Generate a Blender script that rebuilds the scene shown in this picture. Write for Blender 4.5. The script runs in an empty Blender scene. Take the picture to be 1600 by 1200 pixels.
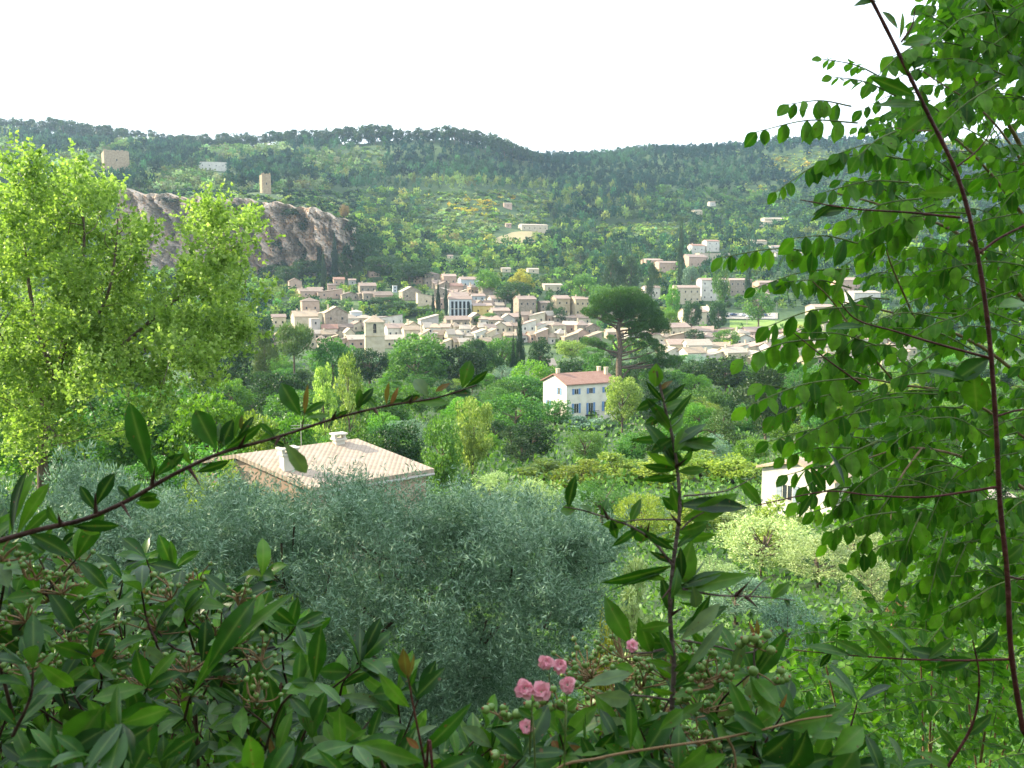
import bpy, math, numpy as np
from mathutils import Vector, Matrix
R = math.radians
SC = bpy.context.scene
COL = SC.collection
F = 1386.0            # focal length in pixels of the 1600 px wide photograph
PITCH = R(6.6)
SUN_EL, SUN_AZ = 27.0, -77.0     # azimuth from +Y, clockwise positive

# ------------------------------------------------------------------ camera
cam = bpy.data.cameras.new('camera'); cam.sensor_width = 36; cam.lens = 36 * F / 1600
cam.clip_start = 0.05; cam.clip_end = 9000
co = bpy.data.objects.new('camera', cam); COL.objects.link(co)
cam.dof.use_dof = True; cam.dof.focus_distance = 3.2; cam.dof.aperture_fstop = 26
co.location = (0, 0, 0); co.rotation_euler = (math.pi / 2 - PITCH, 0, 0); SC.camera = co
# ------------------------------------------------------------------ world
W = bpy.data.worlds.new('World'); SC.world = W; W.use_nodes = True
nt = W.node_tree; nt.nodes.clear()
wo = nt.nodes.new('ShaderNodeOutputWorld'); bg = nt.nodes.new('ShaderNodeBackground')
sky = nt.nodes.new('ShaderNodeTexSky'); sky.sky_type = 'NISHITA'; sky.sun_disc = False
sky.sun_elevation = R(SUN_EL); sky.sun_rotation = R(SUN_AZ); sky.dust_density = 2.0; sky.air_density = 1.0; sky.altitude = 300
# thin bright veil of high cloud over the clear sky
tcw = nt.nodes.new('ShaderNodeTexCoord'); mpw = nt.nodes.new('ShaderNodeMapping'); mpw.inputs['Scale'].default_value = (1.0, 1.0, 4.0)
nz = nt.nodes.new('ShaderNodeTexNoise'); nz.inputs['Scale'].default_value = 1.6; nz.inputs['Detail'].default_value = 5
rp = nt.nodes.new('ShaderNodeMapRange'); rp.inputs['From Min'].default_value = 0.3; rp.inputs['From Max'].default_value = 0.75
rp.inputs['To Min'].default_value = 0.62; rp.inputs['To Max'].default_value = 0.9
mx = nt.nodes.new('ShaderNodeMix'); mx.data_type = 'RGBA'; mx.inputs['B'].default_value = (9.8, 10.8, 11.9, 1)
nt.links.new(tcw.outputs['Generated'], mpw.inputs['Vector']); nt.links.new(mpw.outputs[0], nz.inputs['Vector'])
nt.links.new(nz.outputs['Fac'], rp.inputs['Value']); nt.links.new(rp.outputs[0], mx.inputs['Factor'])
nt.links.new(sky.outputs[0], mx.inputs['A']); nt.links.new(mx.outputs['Result'], bg.inputs['Color'])
bg.inputs['Strength'].default_value = 0.085
nt.links.new(bg.outputs[0], wo.inputs['Surface'])
# ------------------------------------------------------------------ sun
sl = bpy.data.lights.new('sun', 'SUN'); sl.energy = 5.0; sl.angle = R(0.6); sl.color = (1.0, 0.89, 0.66)
so = bpy.data.objects.new('sun', sl); COL.objects.link(so)
sd = Vector((math.sin(R(SUN_AZ)) * math.cos(R(SUN_EL)), math.cos(R(SUN_AZ)) * math.cos(R(SUN_EL)), math.sin(R(SUN_EL))))
so.rotation_euler = sd.to_track_quat('Z', 'Y').to_euler(); so.location = sd * 500
vs = SC.view_settings; vs.view_transform = 'Standard'; vs.look = 'None'; vs.gamma = 1; vs.exposure = 1.45
SC.cycles.max_bounces = 7; SC.cycles.diffuse_bounces = 3; SC.cycles.glossy_bounces = 2; SC.cycles.transmission_bounces = 4
SC.cycles.volume_bounces = 1; SC.cycles.sample_clamp_indirect = 6

# ------------------------------------------------------------------ projection helpers (photo pixel + forward distance -> point)
def P(px, py, Y):
    a = (px - 800) / F; b = (600 - py) / F
    dy = math.cos(PITCH) + b * math.sin(PITCH); dz = -math.sin(PITCH) + b * math.cos(PITCH)
    return np.array((a / dy * Y, Y, dz / dy * Y))
def zof(py, Y): return P(800, py, Y)[2]
def Xof(px, Y, z=None):
    # exact enough: uses the level of z to get depth along the lens axis
    zz = ground_px(px, Y) if z is None else z
    depth = Y * math.cos(PITCH) - zz * math.sin(PITCH)
    return (px - 800) / F * depth
def proj(p):
    x, y, z = p; d = y * math.cos(PITCH) - z * math.sin(PITCH); u = y * math.sin(PITCH) + z * math.cos(PITCH)
    return 800 + F * x / d, 600 - F * u / d

# ------------------------------------------------------------------ terrain tables
PX = np.array([-900, -300, 0, 200, 330, 400, 480, 552, 590, 640, 700, 760, 820, 870, 1000, 1150, 1300, 1500, 1800, 2500], float)
near = [(-60, -1.7), (-1, -1.7), (1, -1.9), (2, -2.5), (4, -3.9), (8, -6.2), (12, -7.8), (20, -10.3), (30, -12.6), (45, -15.3), (60, -17.6), (90, -21),
        (120, -24), (180, -28.6), (250, -31), (300, -31)]
ROWS = {  # Y: photo row of the bare ground under the plants, one value per PX column
 350: [560]*20,
 400: [512, 512, 512, 515, 520, 522, 528, 532, 532, 532, 532, 533, 535, 538, 541, 545, 546, 546, 546, 546],
 450: [485, 485, 485, 490, 495, 497, 500, 503, 503, 503, 503, 505, 508, 512, 517, 522, 524, 524, 520, 515],
 520: [455, 455, 455, 460, 465, 466, 470, 472, 472, 472, 472, 474, 477, 482, 489, 496, 496, 493, 485, 470],
 600: [430, 430, 430, 432, 438, 440, 443, 445, 444, 442, 441, 443, 446, 450, 456, 460, 458, 450, 440, 430],
 648: [420, 420, 420, 422, 428, 428, 430, 430, 428, 424, 422, 424, 428, 434, 440, 443, 438, 428, 415, 400],
 672: [270, 285, 296, 303, 312, 316, 326, 344, 398, 414, 414, 416, 420, 427, 433, 435, 430, 420, 405, 390],
 760: [250, 265, 280, 288, 296, 301, 312, 340, 368, 385, 388, 390, 394, 402, 410, 412, 406, 395, 380, 365],
 900: [225, 240, 250, 258, 268, 276, 288, 308, 320, 332, 336, 338, 345, 354, 366, 371, 368, 360, 345, 330],
 1050: [200, 212, 222, 234, 244, 246, 250, 258, 263, 270, 276, 283, 294, 306, 322, 328, 326, 318, 305, 290],
 1200: [185, 192, 203, 222, 228, 229, 226, 222, 220, 219, 221, 231, 252, 270, 277, 279, 276, 270, 258, 245],
 1330: [200, 210, 225, 243, 248, 248, 246, 243, 242, 241, 243, 250, 258, 256, 249, 243, 238, 232, 225, 220],
 1450: [230, 240, 255, 270, 275, 275, 273, 270, 270, 270, 270, 268, 260, 250, 238, 230, 224, 218, 212, 208],
 1650: [300, 310, 320, 320, 320, 320, 320, 315, 310, 305, 300, 290, 280, 270, 262, 255, 250, 245, 240, 238],
 2200: [400]*20,
 4500: [430]*20,
}
YS = np.array([n[0] for n in near] + sorted(ROWS), float)
ZT = np.zeros((len(YS), len(PX)))
for i, (y, z) in enumerate(near):
    for j, p in enumerate(PX):
        up = 5.0 * np.interp(y, [15, 35, 80, 160, 300], [0, 1, 1, .6, 0]) * np.interp(p, [-300, 100, 420], [1.2, 0.9, 0])
        up += 4.0 * np.interp(y, [30, 90, 200, 300], [0, 1, 1, 0]) * np.interp(p, [1200, 1900], [0, 1])
        ZT[i, j] = z + up
for k, y in enumerate(sorted(ROWS)):
    for j in range(len(PX)): ZT[len(near) + k, j] = zof(ROWS[y][j], y)
def vnoise(x, y, s=0):
    v = 0
    for (a, b, c, w) in ((.011, .017, 1.3, 3.0), (.031, -.023, 4.1, 1.6), (.07, .061, 2.2, .8), (.17, -.15, 5.0, .35)):
        v = v + w * np.sin(a * x + b * y + c + s) * np.cos(b * 1.3 * x - a * y + c * 2)
    return v
def gz(x, y):
    x = np.asarray(x, float); y = np.asarray(y, float)
    yy = np.maximum(y, 6.0)
    px = 800 + F * x / (yy * 1.0)          # column from azimuth
    shp = np.broadcast(x, y).shape; pf = np.broadcast_to(px, shp).ravel(); yf = np.broadcast_to(y, shp).ravel()
    i = np.clip(np.searchsorted(YS, yf) - 1, 0, len(YS) - 2); t = np.clip((yf - YS[i]) / (YS[i + 1] - YS[i]), 0, 1)
    j = np.clip(np.searchsorted(PX, pf) - 1, 0, len(PX) - 2); s = np.clip((pf - PX[j]) / (PX[j + 1] - PX[j]), 0, 1)
    s = s * s * (3 - 2 * s)
    z = (ZT[i, j] * (1 - s) + ZT[i, j + 1] * s) * (1 - t) + (ZT[i + 1, j] * (1 - s) + ZT[i + 1, j + 1] * s) * t
    amp = np.interp(yf, [0, 20, 200, 640, 900, 1500], [0, .1, .25, .3, 1.0, 1.4])
    z = z + amp * vnoise(np.broadcast_to(x, shp).ravel(), yf)
    return z.reshape(shp) if shp else float(z[0])
def ground_px(px, Y): return gz((px - 800) / F * Y, Y)
def at(px, Y):
    """ground point seen at photo column px, Y metres forward"""
    x = (px - 800) / F * Y
    for _ in range(3):
        z = gz(x, Y); x = (px - 800) / F * (Y * math.cos(PITCH) - z * math.sin(PITCH))
    return x, Y, gz(x, Y)
def Yfor(px, py, lo=345, hi=1500):
    """forward distance where bare ground shows at photo pixel (px, py)"""
    best, by = 1e9, lo
    for y in np.linspace(lo, hi, 240):
        x, _, z = at(px, y); q = proj((x, y, z))[1]
        if abs(q - py) < best: best, by = abs(q - py), y
        if q < py - 1: break
    return by

# ------------------------------------------------------------------ mesh helpers
def mesh(name, V, Fs, mats=(), smooth=False, var=None, mi=None, rib=None):
    me = bpy.data.meshes.new(name); V = np.asarray(V, np.float32)
    Fs = [np.asarray(f, np.int32) for f in (Fs if isinstance(Fs, (list, tuple)) else [Fs]) if len(f)]
    me.vertices.add(len(V)); me.vertices.foreach_set('co', V.ravel())
    nl = sum(f.size for f in Fs); nf = sum(len(f) for f in Fs)
    me.loops.add(nl); me.polygons.add(nf)
    me.loops.foreach_set('vertex_index', np.concatenate([f.ravel() for f in Fs]))
    tot = np.concatenate([np.full(len(f), f.shape[1], np.int32) for f in Fs])
    st = np.concatenate([[0], np.cumsum(tot)[:-1]]).astype(np.int32)
    me.polygons.foreach_set('loop_start', st)
    if mi is not None: me.polygons.foreach_set('material_index', np.asarray(mi, np.int32))
    me.polygons.foreach_set('use_smooth', np.full(nf, smooth))
    if var is not None:
        a = me.attributes.new('var', 'FLOAT', 'POINT'); a.data.foreach_set('value', np.asarray(var, np.float32))
    if rib is not None: a = me.attributes.new('rib', 'FLOAT', 'POINT'); a.data.foreach_set('value', np.asarray(rib, np.float32))
    for m in mats: me.materials.append(m)
    me.update(calc_edges=True)
    return me
def link(name, me, parent=None, loc=(0, 0, 0), rz=0, scale=None):
    o = bpy.data.objects.new(name, me); COL.objects.link(o)
    o.location = loc; o.rotation_euler = (0, 0, rz)
    if scale is not None: o.scale = scale
    if parent is not None: o.parent = parent
    return o
def tag(o, label=None, cat=None, group=None, kind=None):
    if label: o['label'] = label
    if cat: o['category'] = cat
    if group: o['group'] = group
    if kind: o['kind'] = kind
    return o
def empty(name, loc=(0, 0, 0), rz=0, **k):
    o = link(name, None, None, loc, rz); o.empty_display_size = .3
    return tag(o, **k)
class MB:
    """collects polygons, builds one mesh"""
    def __init__(s): s.V = []; s.F = {3: [], 4: [], 5: []}; s.n = 0
    def add(s, V, Fc):
        V = np.asarray(V, float); s.V.append(V)
        for f in Fc: s.F.setdefault(len(f), []).append([i + s.n for i in f])
        s.n += len(V); return s
    def addarr(s, V, Fa):
        s.V.append(V); s.F.setdefault(Fa.shape[1], []).extend((Fa + s.n).tolist()); s.n += len(V); return s
    def box(s, x0, x1, y0, y1, z0, z1):
        return s.add([(x0, y0, z0), (x1, y0, z0), (x1, y1, z0), (x0, y1, z0), (x0, y0, z1), (x1, y0, z1), (x1, y1, z1), (x0, y1, z1)],
                     [(0, 3, 2, 1), (4, 5, 6, 7), (0, 1, 5, 4), (1, 2, 6, 5), (2, 3, 7, 6), (3, 0, 4, 7)])
    def me(s, name, mats=(), smooth=False):
        return mesh(name, np.concatenate(s.V), [np.array(f) for f in s.F.values() if f], mats, smooth)
    def build(s, name, m, parent=None, smooth=False, **k):
        return link(name, s.me(name, [m], smooth), parent, **k)
def tube(pts, rad, n=6):
    pts = np.asarray(pts, float); rad = np.broadcast_to(np.asarray(rad, float), (len(pts),))
    T = np.gradient(pts, axis=0); T /= np.linalg.norm(T, axis=1)[:, None] + 1e-9
    up = np.array((0, 0, 1.)) if abs(T[0, 2]) < .9 else np.array((1., 0, 0))
    A = np.cross(T, up); A /= np.linalg.norm(A, axis=1)[:, None] + 1e-9; B = np.cross(T, A)
    th = np.arange(n) * 2 * math.pi / n
    V = pts[:, None] + rad[:, None, None] * (A[:, None] * np.cos(th)[None, :, None] + B[:, None] * np.sin(th)[None, :, None])
    i = np.arange(len(pts) - 1)[:, None] * n; j = np.arange(n)[None]; k = (j + 1) % n
    Fa = np.stack([i + j, i + k, i + n + k, i + n + j], -1).reshape(-1, 4)
    return V.reshape(-1, 3), Fa
def smoothline(p, m=6):
    p = np.asarray(p, float); out = []
    q = np.vstack([2 * p[0] - p[1], p, 2 * p[-1] - p[-2]])
    for i in range(1, len(q) - 2):
        for t in np.linspace(0, 1, m, endpoint=False):
            a, b, c, d = q[i - 1], q[i], q[i + 1], q[i + 2]
            out.append(.5 * (2 * b + (c - a) * t + (2 * a - 5 * b + 4 * c - d) * t * t + (3 * b - a - 3 * c + d) * t ** 3))
    out.append(p[-1]); return np.array(out)
def join(parts):
    V, Fa, n = [], [], 0
    for v, f in parts: V.append(v); Fa.append(f + n); n += len(v)
    return np.concatenate(V), np.concatenate(Fa)
def unit(a): return a / (np.linalg.norm(a, axis=-1, keepdims=True) + 1e-9)
def rdir(rng, n): return unit(rng.normal(size=(n, 3)))

def cards(C, D, N, L, Wd, var):
    """diamond leaves: centre-base C, direction D, normal N, length L, width Wd"""
    S = unit(np.cross(D, N)); L = L[:, None]; Wd = Wd[:, None]
    V = np.stack([C, C + D * L * .5 + S * Wd * .5, C + D * L, C + D * L * .5 - S * Wd * .5], 1).reshape(-1, 3)
    Fa = np.arange(len(C) * 4).reshape(-1, 4)
    return V, Fa, np.repeat(var, 4)

def leaves(base, D, N, L, Wd, shape='obl', curl=.25, fold=.3, rows=7, rng=None):
    """modelled leaves: folded on the midrib, curved along it"""
    n = len(base); t = np.linspace(0, 1, rows)
    if shape == 'obl': w = np.sin(math.pi * t ** 1.35) ** .8        # broadest past the middle
    elif shape == 'lan': w = np.sin(math.pi * t) ** 1.0 * (1 - .15 * t)
    else: w = np.clip(np.sin(math.pi * t ** .95), 0, 1) ** .72         # oval leaflet
    w = w + .035; w[-1] = .02; w[0] = .05
    S = unit(np.cross(D, N)); N2 = unit(np.cross(S, D))
    cur = (rng.uniform(.4, 1.6, n) * curl) if rng is not None else np.full(n, curl)
    tw = (rng.uniform(-.6, .6, n)) if rng is not None else np.zeros(n)
    th = cur[:, None] * t[None] * 1.6                                    # bending angle along the leaf
    # positions along an arc
    dx = np.cumsum(np.cos(th), 1) / rows; dz = np.cumsum(np.sin(th), 1) / rows
    dx -= dx[:, :1]; dz -= dz[:, :1]
    L_ = L[:, None, None]
    mid = base[:, None] + L_ * (D[:, None] * dx[..., None] - N2[:, None] * dz[..., None])
    ang = tw[:, None] * t[None]
    Sd = S[:, None] * np.cos(ang)[..., None] + N2[:, None] * np.sin(ang)[..., None]
    hw = (Wd[:, None] * .5 * w[None])[..., None]
    wav = 1 + .05 * np.sin(t * 19)[None, :, None]
    left = mid + Sd * hw * wav + N2[:, None] * hw * fold
    right = mid - Sd * hw / wav + N2[:, None] * hw * fold
    V = np.stack([left, mid, right], 2).reshape(n, rows * 3, 3)
    r = np.arange(rows - 1)[:, None] * 3; c = np.arange(2)[None]
    f1 = np.stack([r + c, r + c + 3, r + c + 4, r + c + 1], -1).reshape(-1, 4)
    Fa = (np.arange(n)[:, None, None] * rows * 3 + f1[None]).reshape(-1, 4)
    v = np.repeat(rng.uniform(0, 1, n) if rng is not None else np.full(n, .5), rows * 3)
    return V.reshape(-1, 3), Fa, v

# ------------------------------------------------------------------ materials
def newmat(name):
    m = bpy.data.materials.new(name); m.use_nodes = True; n = m.node_tree; n.nodes.clear()
    return m, n, n.nodes.new('ShaderNodeOutputMaterial')
def ramp(n, cols):
    r = n.nodes.new('ShaderNodeValToRGB'); e = r.color_ramp.elements
    while len(e) < len(cols): e.new(.5)
    for i, c in enumerate(cols): e[i].position = i / (len(cols) - 1) if len(c) < 4 else c[3]; e[i].color = (*c[:3], 1)
    return r
def leafmat(name, cols, transl=.35, rough=.5, objvar=.12, spec=.35, tcol=None, back=None, vein=False):
    m, n, out = newmat(name); L = n.links.new
    at_ = n.nodes.new('ShaderNodeAttribute'); at_.attribute_name = 'var'
    r = ramp(n, cols); L(at_.outputs['Fac'], r.inputs[0])
    oi = n.nodes.new('ShaderNodeObjectInfo'); hs = n.nodes.new('ShaderNodeHueSaturation')
    mr = n.nodes.new('ShaderNodeMapRange'); mr.inputs['To Min'].default_value = 1 - objvar * 2; mr.inputs['To Max'].default_value = 1 + objvar * 2
    mh = n.nodes.new('ShaderNodeMapRange'); mh.inputs['To Min'].default_value = .5 - objvar * .12; mh.inputs['To Max'].default_value = .5 + objvar * .12
    mul = n.nodes.new('ShaderNodeMath'); mul.operation = 'FRACT'; m2 = n.nodes.new('ShaderNodeMath'); m2.operation = 'MULTIPLY'; m2.inputs[1].default_value = 7.31
    L(oi.outputs['Random'], mr.inputs['Value']); L(oi.outputs['Random'], m2.inputs[0]); L(m2.outputs[0], mul.inputs[0]); L(mul.outputs[0], mh.inputs['Value'])
    L(mr.outputs[0], hs.inputs['Value']); L(mh.outputs[0], hs.inputs['Hue']); L(r.outputs[0], hs.inputs['Color'])
    col = hs.outputs[0]
    if vein:
        tc = n.nodes.new('ShaderNodeTexCoord'); ns = n.nodes.new('ShaderNodeTexNoise'); ns.inputs['Scale'].default_value = 90; ns.inputs['Detail'].default_value = 4
        L(tc.outputs['Object'], ns.inputs['Vector'])
        mm = n.nodes.new('ShaderNodeMix'); mm.data_type = 'RGBA'; mm.blend_type = 'MULTIPLY'; mm.inputs['Factor'].default_value = .6
        rr = ramp(n, [(.55, .55, .5), (1.25, 1.25, 1.2)]); rr.color_ramp.elements[0].position = .35; rr.color_ramp.elements[1].position = .65
        L(ns.outputs['Fac'], rr.inputs[0]); L(col, mm.inputs['A']); L(rr.outputs[0], mm.inputs['B']); col = mm.outputs['Result']
        ra = n.nodes.new('ShaderNodeAttribute'); ra.attribute_name = 'rib'; pw = n.nodes.new('ShaderNodeMath'); pw.operation = 'POWER'; pw.inputs[1].default_value = 9
        sc_ = n.nodes.new('ShaderNodeMath'); sc_.operation = 'MULTIPLY'; sc_.inputs[1].default_value = .55; mr_ = n.nodes.new('ShaderNodeMix'); mr_.data_type = 'RGBA'; mr_.inputs['B'].default_value = (.2, .3, .08, 1)
        L(ra.outputs['Fac'], pw.inputs[0]); L(pw.outputs[0], sc_.inputs[0]); L(sc_.outputs[0], mr_.inputs['Factor']); L(col, mr_.inputs['A']); col = mr_.outputs['Result']
        sp = n.nodes.new('ShaderNodeTexNoise'); sp.inputs['Scale'].default_value = 260; L(tc.outputs['Object'], sp.inputs['Vector']); st_ = n.nodes.new('ShaderNodeMapRange'); st_.inputs['From Min'].default_value = .69; st_.inputs['From Max'].default_value = .73
        ms_ = n.nodes.new('ShaderNodeMix'); ms_.data_type = 'RGBA'; ms_.inputs['B'].default_value = (.13, .08, .03, 1); L(sp.outputs['Fac'], st_.inputs['Value']); L(st_.outputs[0], ms_.inputs['Factor']); L(col, ms_.inputs['A']); col = ms_.outputs['Result']
    if back:
        g = n.nodes.new('ShaderNodeNewGeometry'); mb = n.nodes.new('ShaderNodeMix'); mb.data_type = 'RGBA'; mb.inputs['B'].default_value = (*back, 1)
        bf = n.nodes.new('ShaderNodeMath'); bf.operation = 'MULTIPLY'; bf.inputs[1].default_value = .8
        L(g.outputs['Backfacing'], bf.inputs[0]); L(bf.outputs[0], mb.inputs['Factor']); L(col, mb.inputs['A']); col = mb.outputs['Result']
    b = n.nodes.new('ShaderNodeBsdfPrincipled'); b.inputs['Roughness'].default_value = rough; b.inputs['Specular IOR Level'].default_value = spec
    L(col, b.inputs['Base Color'])
    t = n.nodes.new('ShaderNodeBsdfTranslucent'); tm = n.nodes.new('ShaderNodeMix'); tm.data_type = 'RGBA'; tm.blend_type = 'MULTIPLY'; tm.inputs['Factor'].default_value = 1
    tm.inputs['B'].default_value = (*(tcol or (1.5, 1.45, .55)), 1); L(col, tm.inputs['A']); L(tm.outputs['Result'], t.inputs['Color'])
    ms = n.nodes.new('ShaderNodeMixShader'); ms.inputs[0].default_value = transl
    L(b.outputs[0], ms.inputs[1]); L(t.outputs[0], ms.inputs[2]); L(ms.outputs[0], out.inputs['Surface'])
    return m
def solid(name, cols, scale=3.0, rough=.85, bump=.3, objvar=.0, detail=6, stretch=(1, 1, 1), coord='Object', spec=.3):
    m, n, out = newmat(name); L = n.links.new
    tc = n.nodes.new('ShaderNodeTexCoord'); mp = n.nodes.new('ShaderNodeMapping'); mp.inputs['Scale'].default_value = stretch
    L(tc.outputs[coord], mp.inputs['Vector'])
    ns = n.nodes.new('ShaderNodeTexNoise'); ns.inputs['Scale'].default_value = scale; ns.inputs['Detail'].default_value = detail; ns.inputs['Roughness'].default_value = .65
    L(mp.outputs[0], ns.inputs['Vector'])
    r = ramp(n, cols)
    k = len(cols)
    for i in range(k): r.color_ramp.elements[i].position = .3 + .4 * i / (k - 1)
    L(ns.outputs['Fac'], r.inputs[0]); col = r.outputs[0]
    if objvar:
        oi = n.nodes.new('ShaderNodeObjectInfo'); hs = n.nodes.new('ShaderNodeHueSaturation'); mr = n.nodes.new('ShaderNodeMapRange')
        mr.inputs['To Min'].default_value = 1 - objvar; mr.inputs['To Max'].default_value = 1 + objvar
        L(oi.outputs['Random'], mr.inputs['Value']); L(mr.outputs[0], hs.inputs['Value']); L(col, hs.inputs['Color']); col = hs.outputs[0]
    b = n.nodes.new('ShaderNodeBsdfPrincipled'); b.inputs['Roughness'].default_value = rough; b.inputs['Specular IOR Level'].default_value = spec
    L(col, b.inputs['Base Color'])
    if bump:
        bp = n.nodes.new('ShaderNodeBump'); bp.inputs['Strength'].default_value = bump; bp.inputs['Distance'].default_value = .05
        L(ns.outputs['Fac'], bp.inputs['Height']); L(bp.outputs[0], b.inputs['Normal'])
    L(b.outputs[0], out.inputs['Surface'])
    return m
def tilemat(name, cols, sc=1.0):
    m, n, out = newmat(name); L = n.links.new
    tc = n.nodes.new('ShaderNodeTexCoord')
    br = n.nodes.new('ShaderNodeTexBrick'); br.inputs['Scale'].default_value = sc; br.inputs['Brick Width'].default_value = .24; br.inputs['Row Height'].default_value = .38
    br.inputs['Mortar Size'].default_value = .025; br.inputs['Color1'].default_value = (*cols[0], 1); br.inputs['Color2'].default_value = (*cols[1], 1)
    br.inputs['Mortar'].default_value = tuple(c * .45 for c in cols[0]) + (1,); br.offset = 0.0
    L(tc.outputs['Object'], br.inputs['Vector'])
    ns = n.nodes.new('ShaderNodeTexNoise'); ns.inputs['Scale'].default_value = .9; ns.inputs['Detail'].default_value = 8; ns.inputs['Roughness'].default_value = .7
    L(tc.outputs['Object'], ns.inputs['Vector'])
    r = ramp(n, [cols[1], cols[0], cols[2]])
    for i in range(3): r.color_ramp.elements[i].position = .35 + .15 * i
    L(ns.outputs['Fac'], r.inputs[0])
    mm = n.nodes.new('ShaderNodeMix'); mm.data_type = 'RGBA'; mm.inputs['Factor'].default_value = .5
    L(br.outputs['Color'], mm.inputs['A']); L(r.outputs[0], mm.inputs['B'])
    oi = n.nodes.new('ShaderNodeObjectInfo'); hs = n.nodes.new('ShaderNodeHueSaturation'); mr = n.nodes.new('ShaderNodeMapRange')
    mr.inputs['To Min'].default_value = .82; mr.inputs['To Max'].default_value = 1.15
    L(oi.outputs['Random'], mr.inputs['Value']); L(mr.outputs[0], hs.inputs['Value']); L(mm.outputs['Result'], hs.inputs['Color'])
    b = n.nodes.new('ShaderNodeBsdfPrincipled'); b.inputs['Roughness'].default_value = .85; L(hs.outputs[0], b.inputs['Base Color'])
    wv = n.nodes.new('ShaderNodeTexWave'); wv.inputs['Scale'].default_value = 1.31 * sc; wv.bands_direction = 'X'; L(tc.outputs['Object'], wv.inputs['Vector'])
    bp = n.nodes.new('ShaderNodeBump'); bp.inputs['Strength'].default_value = .35; bp.inputs['Distance'].default_value = .035
    L(wv.outputs['Fac'], bp.inputs['Height']); L(bp.outputs[0], b.inputs['Normal']); L(b.outputs[0], out.inputs['Surface'])
    return m

M = {}
M['dark'] = leafmat('dark_green_leaf', [(.012, .04, .012), (.025, .075, .02), (.05, .12, .03)])
M['mid'] = leafmat('green_leaf', [(.03, .1, .02), (.07, .19, .035), (.14, .3, .05)])
M['bright'] = leafmat('bright_green_leaf', [(.05, .15, .018), (.1, .25, .03), (.17, .34, .04)], transl=.45)
M['lime'] = leafmat('yellow_green_leaf', [(.09, .165, .03), (.24, .35, .07), (.46, .56, .19)], transl=.45, tcol=(1.3, 1.35, .75))
M['yolive'] = leafmat('yellowish_bush_leaf', [(.09, .16, .02), (.2, .3, .04), (.32, .4, .07)], transl=.35)
M['pine'] = leafmat('pine_needle', [(.014, .042, .018), (.03, .075, .026), (.055, .11, .032)], transl=.2)
M['pinelight'] = leafmat('light_pine_needle', [(.04, .085, .022), (.08, .15, .035), (.13, .2, .05)], transl=.25)
M['stonepine'] = leafmat('stone_pine_needle', [(.03, .08, .022), (.06, .14, .035), (.1, .19, .045)], transl=.25)
M['cyp'] = leafmat('cypress_leaf', [(.008, .026, .012), (.016, .045, .018), (.03, .07, .024)], transl=.15)
M['olive'] = leafmat('olive_leaf', [(.06, .135, .08), (.14, .25, .16), (.31, .45, .31)], transl=.2, tcol=(1.1, 1.2, .8), rough=.55)
M['palolive'] = leafmat('pale_olive_leaf', [(.18, .27, .09), (.32, .43, .16), (.46, .54, .26)], transl=.25, tcol=(1.2, 1.2, .7))
M['broom'] = leafmat('yellow_blossom', [(.14, .2, .03), (.36, .34, .04), (.52, .46, .06)], transl=.3, tcol=(1.2, 1.1, .5))
M['rust'] = leafmat('rusty_leaf', [(.1, .07, .03), (.2, .13, .05), (.28, .2, .08)], transl=.25)
M['biglime'] = leafmat('big_tree_leaf', [(.08, .16, .03), (.22, .34, .065), (.45, .57, .19)], transl=.5, tcol=(1.25, 1.35, .7), objvar=0)
M['bigolive'] = leafmat('silvery_olive_leaf', [(.06, .135, .075), (.16, .27, .165), (.38, .52, .36)], transl=.2, tcol=(1.1, 1.2, .8), rough=.5, objvar=0)
M['bark'] = solid('bark', [(.05, .035, .025), (.12, .09, .065), (.2, .16, .12)], 9, .95, .8, stretch=(1, 1, .3))
M['palebark'] = solid('pale_bark', [(.2, .17, .13), (.32, .28, .22), (.42, .37, .3)], 9, .95, .6, stretch=(1, 1, .3))
M['oliveback'] = M['olive']

# far fill (one mesh) colour comes from two attributes, mixes by plant kind
def farmat():
    m, n, out = newmat('hillside_foliage'); L = n.links.new
    a = n.nodes.new('ShaderNodeAttribute'); a.attribute_name = 'col'
    b = n.nodes.new('ShaderNodeBsdfDiffuse'); L(a.outputs['Color'], b.inputs['Color'])
    t = n.nodes.new('ShaderNodeBsdfTranslucent'); L(a.outputs['Color'], t.inputs['Color'])
    ms = n.nodes.new('ShaderNodeMixShader'); ms.inputs[0].default_value = .25
    L(b.outputs[0], ms.inputs[1]); L(t.outputs[0], ms.inputs[2]); L(ms.outputs[0], out.inputs['Surface'])
    return m
M['far'] = farmat()

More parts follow.
